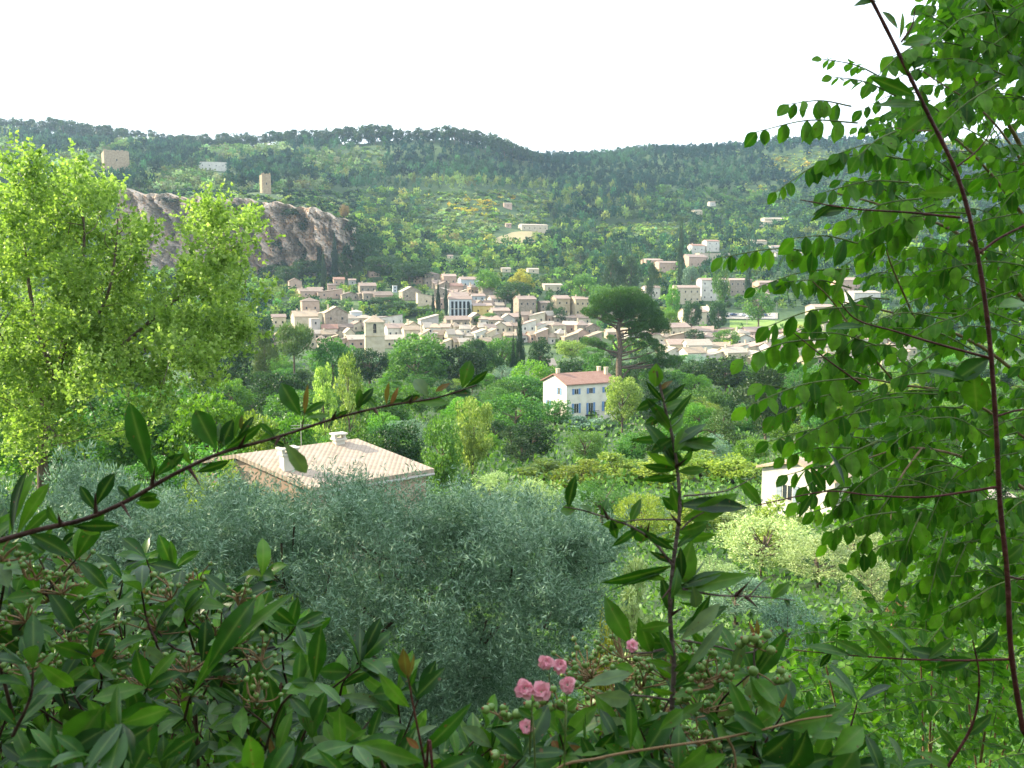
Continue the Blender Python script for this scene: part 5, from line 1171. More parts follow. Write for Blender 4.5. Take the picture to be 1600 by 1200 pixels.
def build_far():
    rng = np.random.default_rng(77); vs_, cs_ = {'w': [], 's': []}, {'w': [], 's': []}; nind = {}
    GR = {'pine': 'pines on the wooded hillside', 'broad': 'broadleaved trees on the wooded hillside', 'bush': 'bushes on the open hillside', 'cyp': 'cypresses on the hillside'}
    CAP = {'pine': 110, 'broad': 80, 'bush': 40, 'cyp': 12}
    cand = []
    Y = 352.0
    while Y < 1490:
        stp = np.interp(Y, [350, 640, 900, 1350], [7.0, 7.0, 8.2, 9.5]); hw = .63 * Y
        for x in np.arange(-hw, hw, stp):
            xx = x + rng.uniform(-.5, .5) * stp; yy = Y + rng.uniform(-.5, .5) * stp
            cand.append((xx, yy))
        Y += stp
    cand = np.array(cand); zz = gz(cand[:, 0], cand[:, 1])
    hq = np.array(HOUSES)
    for (x, y), z in zip(cand, zz):
        px, py = proj((x, y, z))
        if not -60 < px < 1660: continue
        if y < 640:
            if py > 498 and (640 < px < 935 or px > 1030) and px < 1420 and rng.random() < .6: continue
            d2 = (hq[:, 0] - x) ** 2 + (hq[:, 1] - y) ** 2
            if np.min(d2) < 64: continue
        if y < 700 and any((np.abs(hq[:, 0] - x * hq[:, 1] / y) < 7) & (hq[:, 1] - y < 26) & (hq[:, 1] - y > -6)): continue
        if y >= 700 and any((np.abs(hq[:, 0] - x * hq[:, 1] / y) < 9) & (hq[:, 1] - y < 26) & (hq[:, 1] - y > -8)): continue
        if y >= 700 and px < 600 and any((np.abs(hq[:, 0] - x * hq[:, 1] / y) < 15) & (hq[:, 1] - y < 60) & (hq[:, 1] - y > -4)): continue
        if 1120 < y < 1240 and px < 835 and rng.random() < .55: continue
        if any(a < px < b and c < py < d for a, b, c, d in CLEAR): continue
        if 640 < y < 674 and 205 < px < 560: continue
        k, c, h0, h1 = zone(px, py, rng); h = rng.uniform(h0, h1)
        if y < 640 and 410 < px < 1420: h = min(h, 5.5)
        elif y > 700: h *= 1.25
        w = h * {'pine': rng.uniform(.6, .85), 'broad': rng.uniform(.9, 1.3), 'bush': rng.uniform(1.4, 2.2), 'cyp': .22}[k]
        z -= .2
        n = nind.get(k, 0)
        vis = y < 1230
        if vis and n < CAP[k] and c != 'broom' and y > 520 and rng.random() < (.06 if k != 'cyp' else .6) * (1.5 if y < 800 else 1):
            nind[k] = n + 1
            key = {'pine': 'lowpine', 'broad': 'lowbroad', 'bush': 'lowbush', 'cyp': 'cyp'}[k]
            mt = {'dpine': 'pine', 'pine': 'pine', 'lpine': 'pinelight', 'dark': 'dark', 'mid': 'mid', 'bright': 'bright', 'scrub': 'yolive', 'pale': 'olive', 'dry': 'rust'}[c]
            side = 'left plateau' if px < 560 else 'middle slope' if px < 860 else 'right slope'
            autolabel(tree_at(key, x, y, z, h, w, mt, 'x'), f'{ADJ.get(mt, "dark")} hillside {KINDNAME[key][0].replace("_", " ")}', (x, y, z + h / 2))
            continue
        for rep_ in range(3 if k == 'bush' else 1):
            T, v = FAR_T[k][rng.integers(5)]; a = rng.uniform(0, 6.28); ca, sa = math.cos(a), math.sin(a); x1, y1, z1, q = x, y, z, 1.0
            if k == 'bush': x1 += rng.uniform(-4, 4); y1 += rng.uniform(-4, 4); z1 = gz(x1, y1) - .2; q = rng.uniform(.5, 1.1)
            Vv = np.stack([(T[:, 0] * ca - T[:, 1] * sa) * w * q + x1, (T[:, 0] * sa + T[:, 1] * ca) * w * q + y1, T[:, 2] * h * q + z1], 1)
            base = np.array(PAL[c if rng.random() < .7 or k != 'bush' else ['mid', 'scrub', 'bright', 'pale'][rng.integers(4)]]) * rng.uniform(.55, 1.5) * (1 + rng.normal(0, .09, 3)); cc = base[None] * (.7 + .6 * v)[:, None]
            g = 's' if k == 'bush' else 'w'
            vs_[g].append(Vv.astype(np.float32)); cs_[g].append(cc.astype(np.float32))
    for g, nm, lab in (('w', 'hillside_woodland', 'dense woodland of pines and broadleaved trees covering the hills'), ('s', 'hillside_scrub', 'low scrub and yellow broom covering the open hillsides')):
        V = np.concatenate(vs_[g]); c = np.concatenate(cs_[g]); me = mesh(nm, V, np.arange(len(V)).reshape(-1, 4), [M['far']])
        at_ = me.attributes.new('col', 'FLOAT_COLOR', 'POINT'); at_.data.foreach_set('color', np.hstack([c, np.ones((len(c), 1), np.float32)]).ravel())
        tag(link(nm, me), lab, 'woodland' if g == 'w' else 'scrub', kind='stuff')
        print(nm, len(V) // 4, nind)
HOUSES = [(o.location.x, o.location.y) for o in bpy.data.objects if o.get('category') in ('house', 'building', 'bell tower', 'ruin') and o.parent is None]
build_far()
# ridge line pines, each one a tree against the sky
rr = np.random.default_rng(5); px = -30.0; i = 0
RX = [-30, 40, 100, 150, 200, 300, 400, 500, 600, 640, 660, 700, 760, 790, 820, 840]; RT = [185, 183, 182, 190, 200, 208, 205, 199, 190, 204, 197, 195, 201, 212, 224, 236]
while px < 848:
    Y = 1195 + rr.uniform(-18, 10); x, y, g = at(px, Y); top = np.interp(px, RX, RT) + rr.uniform(-2, 5); h = np.clip(zof(top, Y) - g, 12, 26)
    autolabel(tree_at('lowpine', x, y, g - .5, h, h * rr.uniform(.7, 1.0), 'pine', 'x'), 'dark ridge line pine', (x, y, g + h)); px += rr.uniform(5, 12)
px = 850.0
while px < 1330:
    Y = 1440 + rr.uniform(-20, 10); x, y, g = at(px, Y); h = rr.uniform(11, 17)
    autolabel(tree_at('lowpine', x, y, g - .5, h, h * rr.uniform(.6, .9), 'pine', 'x'), 'dark far ridge pine', (x, y, g + h)); px += rr.uniform(7, 14)
# bushes clinging to the cliff and hanging over its edge
for (px, py, w, h) in ((408, 350, 24, 22), (430, 385, 30, 20), (470, 352, 18, 16), (300, 330, 30, 16), (520, 345, 26, 12), (455, 330, 40, 12), (490, 340, 44, 14), (400, 322, 50, 12), (350, 318, 50, 12), (485, 395, 36, 26), (540, 390, 20, 30), (260, 312, 60, 14), (440, 412, 30, 12), (548, 350, 30, 20), (556, 372, 22, 30), (560, 395, 24, 30), (470, 375, 14, 20)):
    Y = 644; p = P(px, py, Y); hh = h * Y / F
    autolabel(tree_at('lowbush', p[0], p[1] + 2, p[2] - hh * .5, hh, w * Y / F, ['dark', 'pine'][rr.integers(2)], 'x'), 'dark bush on the ' + ('cliff edge' if py < 332 else 'cliff face'), p)
finish_labels()

# ================================================================== foreground plants (0.5 - 3 m)
LF = {
 'fire': leafmat('firethorn_leaf', [(.01, .05, .008), (.032, .12, .012), (.1, .24, .025)], transl=.36, rough=.36, spec=.42, objvar=0, vein=True, back=(.05, .12, .035), tcol=(1.6, 1.7, .4)),
 'young': leafmat('young_reddish_leaf', [(.1, .12, .02), (.2, .13, .04), (.26, .1, .06)], transl=.4, rough=.4, objvar=0, vein=True),
 'pale': leafmat('pale_underside_leaf', [(.09, .17, .07), (.13, .22, .1), (.17, .26, .12)], transl=.3, rough=.5, objvar=0, vein=True),
 'rob': leafmat('acacia_leaflet', [(.035, .13, .014), (.095, .25, .02), (.2, .4, .04)], transl=.58, rough=.45, spec=.3, objvar=0, vein=True, back=(.055, .15, .03), tcol=(1.6, 1.8, .4)),
 'under': leafmat('undergrowth_leaf', [(.02, .09, .015), (.055, .18, .03), (.11, .28, .05)], transl=.35, rough=.5, objvar=.05),
}
STEM = {
 'fire': solid('thorny_bark', [(.03, .014, .012), (.07, .03, .022), (.12, .07, .05)], 60, .6, .4, stretch=(1, 1, 1)),
 'mauve': solid('greyish_mauve_bark', [(.09, .06, .055), (.17, .12, .11), (.25, .19, .16)], 70, .7, .5),
 'red': solid('dark_red_bark', [(.05, .014, .012), (.1, .025, .02), (.15, .05, .035)], 60, .5, .4),
 'tan': solid('tan_twig', [(.16, .1, .04), (.27, .17, .08), (.33, .22, .12)], 60, .7, .3),
 'green': solid('green_stalk', [(.08, .13, .03), (.13, .19, .05), (.19, .22, .08)], 60, .6, .2),
}
BERRY = solid('green_berry', [(.09, .19, .035), (.15, .27, .05), (.22, .3, .08)], 120, .35, .1, spec=.5)
DRY = solid('dried_calyx', [(.16, .06, .03), (.26, .1, .05), (.32, .16, .08)], 120, .8, .2)
YF = 0.62
def P3(px, py, Y=YF): return P(px, py, Y)
def stem_px(parts, pts, r0, r1, Y=YF, n=8, m=6, jitter=0.0, ground=None):
    """pts: photo pixels or (px, py, Y); radii in photo pixels"""
    w = np.array([P(p[0], p[1], p[2] if len(p) > 2 else Y) for p in pts])
    if ground is not None: w = np.vstack([ground, w])
    w = smoothline(w, m); Yv = w[:, 1]; rad = np.linspace(r0, r1, len(w)) * .62 * np.maximum(Yv, .3) / F
    rad = rad * (1 + .06 * np.sin(np.arange(len(w)) * 1.9))
    parts.append(tube(w, rad, n)); return w
class Leaves:
    def __init__(s): s.b = []; s.d = []; s.n = []; s.l = []; s.w = []
    def add(s, b, t, wd, n):
        d = t - b; l = np.linalg.norm(d); s.b.append(b); s.d.append(d / l); s.n.append(n); s.l.append(l); s.w.append(wd)
    def px(s, bx, by, tx, ty, wpx, Y, rng, tilt=.5, dz=.15):
        b = P(bx, by, Y); ln = math.hypot(tx - bx, ty - by) * Y / F; t = P(tx, ty, Y + rng.uniform(-dz, dz) * ln)
        n = unit(np.array((0, -1, .35)) + rng.normal(size=3) * tilt); s.add(b, t, wpx * Y / F * .98, n)
    def build(s, name, mat, parent, rng, shape='obl', curl=.25, fold=.3, rows=8, stalks=None):
        D = np.array(s.d); N = np.array(s.n); N = unit(np.cross(np.cross(D, N), D))
        V, Fa, v = leaves(np.array(s.b), D, N, np.array(s.l), np.array(s.w), shape, curl, fold, rows, rng)
        rib = np.tile([0, 1, 0], len(V) // 3)
        if stalks:
            V2, F2 = join(stalks[0]); mi = np.concatenate([np.zeros(len(Fa)), np.ones(len(F2))]); F2 = F2 + len(V); V = np.concatenate([V, V2]); Fa = np.concatenate([Fa, F2]); z = np.zeros(len(V2))
            return link(name, mesh(name, V, Fa, [mat, stalks[1]], True, np.concatenate([v, z]), mi, np.concatenate([rib, z])), parent)
        return link(name, mesh(name, V, Fa, [mat], True, v, None, rib), parent)
def stemobj(name, parts, mat, parent):
    V, Fa = join(parts); return link(name, mesh(name, V, Fa, [mat], True), parent)

# ---- A: arching thorny branch
def arching_branch():
    rng = np.random.default_rng(1); o = empty('thorny_branch', (0, 0, 0), label='long arching dark thorny branch reaching up and right across the view, with upright leaves', cat='branch'); st = []
    main = stem_px(st, [(-140, 900), (-40, 858), (60, 828), (130, 812), (200, 782), (270, 742), (345, 708), (430, 684), (520, 655), (600, 635), (680, 622), (745, 602)], 9, 1.8, .62, 9, 7,
                   ground=np.array([(-.35, .75, -2.1), (-.42, .7, -1.2)]))
    for a, b, r in (((235, 760), (236, 735), 2.6), ((148, 805), (150, 770), 2), ((340, 708), (342, 690), 2), ((472, 668), (475, 640), 2), ((545, 648), (552, 632), 1.6), ((440, 682), (446, 694), 1.5)):
        stem_px(st, [a, ((a[0] + b[0]) / 2 + 1, (a[1] + b[1]) / 2), b], r, 1)
    stemobj('stem', st, STEM['fire'], o)
    th = []
    for a, b in (((190, 786), (206, 813)), ((296, 732), (314, 760)), ((150, 802), (148, 768)), ((238, 757), (242, 728)), ((374, 700), (386, 676)), ((436, 683), (428, 700)), ((520, 655), (526, 640)), ((585, 639), (592, 650)), ((95, 820), (90, 800)), ((640, 629), (645, 618))):
        th.append(tube(np.array([P(*a, .62), P((a[0] + b[0]) / 2, (a[1] + b[1]) / 2, .617), P(*b, .61)]), [.0016, .0009, .0001], 6))
    for q in th: stemobj('thorn', [q], STEM['fire'], o)
    L = Leaves()
    for q in ((235, 740, 193, 611, 36), (150, 790, 176, 733, 24), (152, 800, 118, 752, 16), (243, 745, 288, 702, 20), (246, 750, 230, 706, 14), (338, 703, 300, 630, 36), (300, 728, 277, 690, 17), (348, 706, 418, 664, 18), (344, 702, 368, 650, 24),
              (366, 690, 372, 632, 12), (370, 690, 398, 642, 12), (112, 822, 194, 822, 20), (118, 820, 160, 838, 14), (212, 786, 256, 784, 22), (215, 780, 250, 772, 16), (306, 738, 362, 722, 16), (470, 650, 433, 591, 28), (474, 648, 512, 622, 12), (476, 652, 520, 645, 10),
              (600, 634, 640, 622, 10), (555, 640, 588, 602, 14), (652, 628, 706, 629, 16), (722, 606, 737, 557, 24), (726, 606, 768, 578, 12), (702, 614, 742, 614, 13), (430, 684, 402, 655, 10), (520, 655, 548, 640, 10), (560, 645, 562, 602, 12), (590, 637, 566, 614, 9), (622, 632, 660, 614, 10), (500, 660, 470, 636, 10), (400, 692, 440, 664, 12), (275, 738, 262, 700, 12), (190, 785, 222, 752, 12), (95, 822, 60, 788, 14), (205, 782, 180, 754, 12), (420, 687, 452, 700, 9), (20, 835, 15, 720, 26), (26, 838, 72, 740, 24), (30, 842, 86, 786, 18), (14, 836, 38, 718, 22), (45, 850, 75, 862, 16)):
        L.px(*q, .62, rng, .35)
    L.build('leaves', LF['fire'], o, rng, 'obl', .22, .28)
    L = Leaves()
    for q in ((443, 690, 492, 754, 24), (668, 620, 645, 581, 22), (352, 698, 330, 650, 14)): L.px(*q, .62, rng, .2)
    L.build('pale_leaves', LF['pale'], o, rng, 'obl', .5, .4)
    L = Leaves()
    for q in ((476, 646, 480, 594, 10), (604, 632, 604, 592, 9), (680, 612, 706, 596, 10), (562, 640, 560, 606, 8), (376, 672, 378, 644, 7), (610, 634, 624, 600, 8)): L.px(*q, .62, rng, .2)
    L.build('young_leaves', LF['young'], o, rng, 'lan', .2, .3)
arching_branch()

# ---- B: upright shoot right of the centre
def upright_shoot():
    rng = np.random.default_rng(2); Y = .66; o = empty('upright_shoot', (0, 0, 0), label='tall upright leafy shoot with mauve brown stem rising right of the centre', cat='shoot'); st = []
    stem_px(st, [(1056, 1260), (1052, 1180), (1050, 1110), (1053, 1040), (1047, 960), (1052, 880), (1062, 800), (1058, 730), (1050, 680), (1040, 640), (1032, 605), (1026, 580)], 9, 2.6, Y, 9, 7, ground=np.array([(.12, .8, -2.1), (.13, .75, -1.2)]))
    for pts, r0, r1 in (([(1050, 882), (1020, 845), (985, 822), (945, 808), (905, 796), (880, 792)], 4, 1.4), ([(1066, 920), (1120, 930), (1180, 932), (1242, 938)], 3.6, 1.2), ([(1170, 932), (1195, 905), (1212, 898)], 2, 1), ([(1062, 812), (1000, 812), (960, 818)], 2.6, 1.2),
                        ([(1064, 828), (1080, 812), (1100, 800)], 3, 1.5), ([(1060, 700), (1100, 672), (1130, 688)], 2, 1), ([(1052, 1010), (1010, 1020), (975, 1018)], 4, 1.5), ([(1180, 745), (1140, 765), (1100, 772), (1068, 775)], 1.2, 3.0),
                        ([(1052, 1095), (1010, 1088), (960, 1085)], 4, 1.5), ([(1066, 1000), (1120, 1010), (1170, 1020), (1200, 1000)], 3, 1.5), ([(1185, 1060), (1178, 1030), (1182, 985)], 3.5, 1.5)):
        stem_px(st, pts, r0, r1, Y)
    stemobj('stem', st, STEM['mauve'], o)
    th = []
    for a, b in (((1052, 915), (1030, 940)), ((1062, 820), (1045, 800)), ((1150, 930), (1175, 905)), ((1165, 932), (1185, 950)), ((1010, 838), (1015, 815)), ((1049, 960), (1070, 948)), ((1056, 730), (1075, 715)), ((950, 810), (940, 790))):
        th.append(tube(np.array([P(*a, Y), P(*b, Y - .01)]), [.0016, .0001], 6))
    for q in th: stemobj('thorn', [q], STEM['fire'], o)
    L = Leaves()
    for q in ((1024, 605, 1026, 562, 26), (1028, 625, 1060, 600, 20), (1036, 640, 1082, 618, 18), (1030, 625, 985, 640, 18), (1035, 650, 1000, 668, 16), (1040, 660, 1012, 640, 14), (1046, 668, 1096, 640, 20), (1050, 690, 1146, 690, 20), (1052, 684, 1010, 712, 22), (1054, 700, 1142, 686, 24),
              (1056, 725, 1010, 640, 26), (1058, 735, 1030, 670, 30), (1058, 730, 1095, 700, 18), (1060, 790, 1198, 782, 30), (1066, 812, 1190, 772, 36), (1048, 760, 1070, 820, 22), (1048, 884, 922, 928, 30), (1050, 890, 905, 935 - 5, 4), (1055, 920, 1092, 838, 40), (1060, 922, 1206, 890, 28),
              (1062, 918, 1148, 882, 22), (1050, 960, 1034, 895, 22), (1040, 905, 985, 893, 16), (985, 1004, 936, 928, 36), (1018, 1022, 994, 962, 30), (1058, 990, 1150, 935, 26), (980, 815, 935, 830, 20), (888, 794, 896, 735, 20), (900, 796, 870, 798, 22), (925, 800, 905, 782, 14), (940, 806, 952, 770, 12),
              (955, 812, 965, 850, 16), (985, 818, 1003, 770, 16), (985, 824, 1030, 858, 26), (1000, 822, 950, 862, 14), (1110, 930, 1072, 1000, 18), (1205, 935, 1240, 905, 18), (1225, 938, 1242, 950, 12), (1180, 1060, 1240, 975, 32), (1176, 1055, 1160, 985, 24), (1186, 1040, 1200, 978, 20),
              (1088, 1046, 1148, 1092, 32), (1060, 1020, 1086, 1045, 22), (1020, 1028, 1050, 1000, 24), (960, 1040, 1010, 1050, 20), (1055, 880, 1010, 860, 12), (1050, 905, 1120, 912, 18), (1120, 1030, 1070, 980, 20), (1066, 905, 1062, 850, 18), (1060, 940, 1105, 950, 14), (1045, 700, 1075, 740, 16)):
        L.px(*q, Y, rng, .4)
    for k in range(46):
        py = rng.uniform(600, 1130); px = np.interp(py, [580, 640, 680, 730, 800, 880, 960, 1040, 1130], [1026, 1040, 1050, 1058, 1062, 1052, 1047, 1053, 1050]); sd = rng.choice([-1, 1]); l = rng.uniform(35, 85); an = rng.uniform(-.3, 1.2)
        L.px(px, py, px + sd * math.cos(an) * l, py - math.sin(an) * l, rng.uniform(12, 22), Y + rng.uniform(-.03, .03), rng, .6)
    L.build('leaves', LF['fire'], o, rng, 'lan', .35, .3)
    L = Leaves()
    for q in ((1062, 1000, 1142, 935, 24), (1070, 1050, 1152, 955, 20), (912, 1072, 1000, 1040, 26), (932, 1086, 1000, 1100, 28), (1082, 915, 1095, 960, 22), (1140, 1060, 1168, 990, 18), (1150, 1090, 1190, 1120, 20)): L.px(*q, Y - .03, rng, .2)
    L.build('pale_leaves', LF['pale'], o, rng, 'obl', .4, .3)
    L = Leaves()
    for q in ((1030, 610, 1052, 590, 10), (1182, 1000, 1186, 965, 9), (1180, 1000, 1172, 968, 8), (1210, 1110, 1205, 1070, 10), (1216, 1112, 1234, 1082, 9)): L.px(*q, Y, rng, .2)
    L.build('young_leaves', LF['young'], o, rng, 'lan', .2, .3)
upright_shoot()

# ---- generic sprigs for the firethorn mass at the bottom
def berry_mesh():
    import bmesh
    bm = bmesh.new(); bmesh.ops.create_icosphere(bm, subdivisions=2, radius=1); V = np.array([v.co[:] for v in bm.verts]); Fa = np.array([[v.index for v in f.verts] for f in bm.faces]); bm.free(); return V, Fa
BV, BF = berry_mesh()
def berry_cluster(parent, px, py, Y, rng, n=9, spread=34, r=.0034, dirn=(0, -1), up=True):
    st = []; V = []; Fa = []; k = 0; DV = []; DF = []; kd = 0
    c = P(px, py, Y)
    for i in range(n):
        a = rng.uniform(0, 6.28); rr = spread * rng.uniform(.3, 1) * Y / F; e = c + np.array((math.cos(a) * rr, rng.uniform(-.6, .6) * rr, abs(math.sin(a)) * rr * (1 if up else -1) * .9 + rng.uniform(-.3, .3) * rr))
        m = c + (e - c) * .5 + rng.normal(0, .0025, 3); st.append(tube(smoothline([c, m, e], 3), .0006, 5))
        s = r * rng.uniform(.8, 1.2); V.append(BV * s + e); Fa.append(BF + k); k += len(BV)
        d = unit(e - c); DV.append(BV * s * .33 + e + d * s * .9); DF.append(BF + kd); kd += len(BV)
    V1 = np.concatenate(V); F1 = np.concatenate(Fa); sv, sf = join(st); D1 = np.concatenate(DV); DF1 = np.concatenate(DF)
    Va = np.concatenate([V1, D1, sv]); Fs = [np.concatenate([F1, DF1 + len(V1)]), sf + len(V1) + len(D1)]
    me = mesh('berry_cluster', Va, Fs, [BERRY, DRY, STEM['tan']], True, None, np.concatenate([np.zeros(len(F1)), np.ones(len(DF1)), np.full(len(sf), 2)]))
    return link('berry_cluster', me, parent)
def sprigs(name, label, spots, seed, leaf='fire', shape='obl', ln=(56, 100), wd=.27, nl=(7, 12), root=(-.3, .9, -2.1), young=.1, lenY=1.0, curl=.3, stemmat='fire', upward=.9):
    """spots: (px, py, Y) sprig feet; builds stems and leaf whorls"""
    rng = np.random.default_rng(seed); o = empty(name, (0, 0, 0), label=label, cat='shrub'); L = Leaves(); Lp = Leaves(); Ly = Leaves(); st = []
    rt = np.array(root)
    for (px, py, Y) in spots:
        ang = rng.normal(math.pi / 2, .75); s = rng.uniform(50, 120); ex, ey = px + math.cos(ang) * s, py - abs(math.sin(ang)) * s * upward
        b = P(px, py + 30, Y + .03); e = P(ex, ey, Y + rng.uniform(-.06, .06)); m = (b + e) / 2 + rng.normal(0, .006, 3); w = smoothline([b, m, e], 4); st.append(tube(w, np.linspace(.0014, .0007, len(w)), 5))
        n = rng.integers(nl[0], nl[1]); ax = unit(e - b)
        for i in range(n):
            t = rng.uniform(.15, 1) if i > 3 else 1.0; q = w[int(t * (len(w) - 1))]
            sd = unit(np.cross(ax, rng.normal(size=3))); D = unit(ax * rng.uniform(.3, 1.2) + sd * rng.uniform(.5, 1.2) + (0, 0, .1))
            l = rng.uniform(*ln) / F * .68 * lenY; tgt = L if rng.random() > .06 else Lp
            if t == 1.0 and rng.random() < young and i < 2: tgt = Ly; l *= .5
            N = unit(ax * .9 + rng.normal(size=3) * .35 + np.array((0, -.5, .5)))
            tgt.add(q, q + D * l, l * wd * rng.uniform(.8, 1.25), N)
    for k in range(0, len(spots), 9):      # woody stems from the root
        px, py, Y = spots[k]; e = P(px, py + 30, Y + .03); m = (rt + e) / 2 + rng.normal(0, .05, 3); st.append(tube(smoothline([rt + rng.normal(0, .05, 3) * (1, 1, 0), m, e], 5), np.linspace(.006, .0014, 11), 6))
    stemobj('stems', st, STEM[stemmat], o); L.build('leaves', LF[leaf], o, rng, shape, curl, .28, 7)
    if Lp.b: Lp.build('pale_leaves', LF['pale'], o, rng, shape, curl, .3, 7)
    if Ly.b: Ly.build('young_leaves', LF['young'], o, rng, 'lan', .2, .3, 6)
    return o
def region(rng, n, topx, topy, bottom, Y0, Y1, depthpow=1.0):
    out = []
    while len(out) < n:
        px = rng.uniform(topx[0], topx[-1]); t = np.interp(px, topx, topy); py = rng.uniform(t, bottom); out.append((px, py, rng.uniform(Y0, Y1) + .1 * (bottom - py) / 400 * 0))
    return out
def firethorn_left():
    rng = np.random.default_rng(31)
    s = region(rng, 300, [-80, 0, 80, 160, 260, 350, 430, 470], [880, 880, 905, 930, 950, 980, 1010, 1080], 1300, .66, 1.35)
    s += [(120, 1180, .5), (60, 1230, .5), (230, 1200, .52), (20, 1120, .55), (340, 1250, .5), (180, 1290, .5)]
    o = sprigs('firethorn_shrub', 'dark leafy firethorn shrub with green berries filling the lower left corner', s, 32)
    for i in range(30):
        px = rng.uniform(-20, 470); t = np.interp(px, [0, 100, 250, 400, 470], [850, 880, 900, 925, 990]); berry_cluster(o, px, rng.uniform(t, t + 190), rng.uniform(.6, .8), rng, 10, 52, .0021)
    L = Leaves()
    for q in ((325, 1045, 395, 925, 38, .56), (300, 1085, 390, 930, 26, .57), (330, 1040, 448, 900, 24, .58), (100, 1195, 155, 1100, 60, .5), (165, 1130, 275, 1108, 44, .52), (235, 1180, 225, 1118, 34, .52), (250, 1190, 310, 1140, 24, .52), (60, 1035, 125, 1090, 26, .56), (385, 1230, 395, 1152, 22, .5), (495, 1170, 560, 1230, 20, .5)):
        L.px(*q[:5], q[5], rng, .3)
    L.build('large_leaves', LF['fire'], o, rng, 'obl', .3, .35)
    rng = np.random.default_rng(33)
    s = region(rng, 62, [440, 500, 600, 700, 800, 880], [1090, 1085, 1150, 1170, 1225, 1250], 1360, .6, .9)
    sprigs('firethorn_shrub', 'leafy green firethorn growth along the bottom edge left of the pink roses', s, 34, root=(-.05, .95, -2.1), ln=(70, 105))
    s = region(rng, 105, [880, 950, 1050, 1150, 1250, 1330], [1230, 1150, 1110, 1120, 1150, 1190], 1340, .64, .98)
    o = sprigs('firethorn_shrub', 'firethorn shrub with many green berries at the bottom right of the pink roses', s, 35, root=(.2, 1.0, -2.1))
    for i in range(34):
        px = rng.uniform(905, 1130); berry_cluster(o, px, rng.uniform(1020, 1200) + max(0, px - 1060) * .5, rng.uniform(.62, .82), rng, 11, 60, .0025)
    for px, py in ((870, 1105), (845, 1110), (1180, 1010), (1210, 1070), (780, 1120), (790, 1190)): berry_cluster(o, px, py, .62, rng, 6, 34, .0034)
firethorn_left()
# young low shoot at (640, 1020)
def low_shoot():
    rng = np.random.default_rng(8); Y = .52; o = empty('young_shoot', (0, 0, 0), label='young reddish stemmed shoot with long leaves at the bottom left of the pink roses', cat='shoot'); st = []
    stem_px(st, [(680, 1290), (665, 1200), (655, 1150), (645, 1100), (638, 1060), (630, 1045)], 5, 2, Y, ground=np.array([(0, .7, -2.1), (-.04, .6, -1.0)])); stemobj('stem', st, STEM['red'], o)
    L = Leaves()
    for q in ((640, 1105, 578, 1052, 26), (650, 1090, 700, 1036, 26), (636, 1060, 612, 1012, 24), (655, 1180, 748, 1095, 26), (660, 1190, 556, 1165, 30), (668, 1210, 755, 1180, 30), (640, 1075, 652, 1040, 10)): L.px(*q, Y, rng, .25)
    L.build('leaves', LF['fire'], o, rng, 'lan', .3, .35)
    L = Leaves()
    for q in ((636, 1056, 628, 1008, 22), (638, 1060, 650, 1018, 9), (655, 1170, 632, 1150, 12)): L.px(*q, Y - .003, rng, .2)
    L.build('young_leaves', LF['young'], o, rng, 'lan', .2, .3)
low_shoot()
# long bare branch along the bottom right
def bottom_branch():
    rng = np.random.default_rng(9); Y = .55; o = empty('brown_branch', (0, 0, 0), label='smooth brown branch running low from the bottom edge to the right with big dark leaves', cat='branch'); st = []
    stem_px(st, [(860, 1215), (940, 1184), (1030, 1168), (1120, 1155), (1200, 1138), (1250, 1125), (1300, 1118)], 5, 2.5, Y, ground=np.array([(.1, .8, -2.1), (.02, .62, -1.0), (.02, .56, -.4)]))
    stem_px(st, [(1136, 1152), (1148, 1180), (1150, 1230)], 3.5, 3, Y); stemobj('stem', st, STEM['tan'], o)
    L = Leaves()
    for q in ((1220, 1135, 1335, 1122, 40), (1210, 1150, 1262, 1118, 20), (1200, 1145, 1145, 1112, 30), (1240, 1140, 1190, 1200, 50), (1260, 1140, 1240, 1230, 46), (1300, 1180, 1360, 1130, 36), (1290, 1240, 1352, 1160, 44), (1030, 1140, 1075, 1105, 24), (1180, 1150, 1140, 1060, 24), (985, 1170, 992, 1090, 20), (1060, 1200, 1120, 1170, 30)): L.px(*q, Y, rng, .3)
    L.build('leaves', LF['fire'], o, rng, 'obl', .3, .4)
bottom_branch()

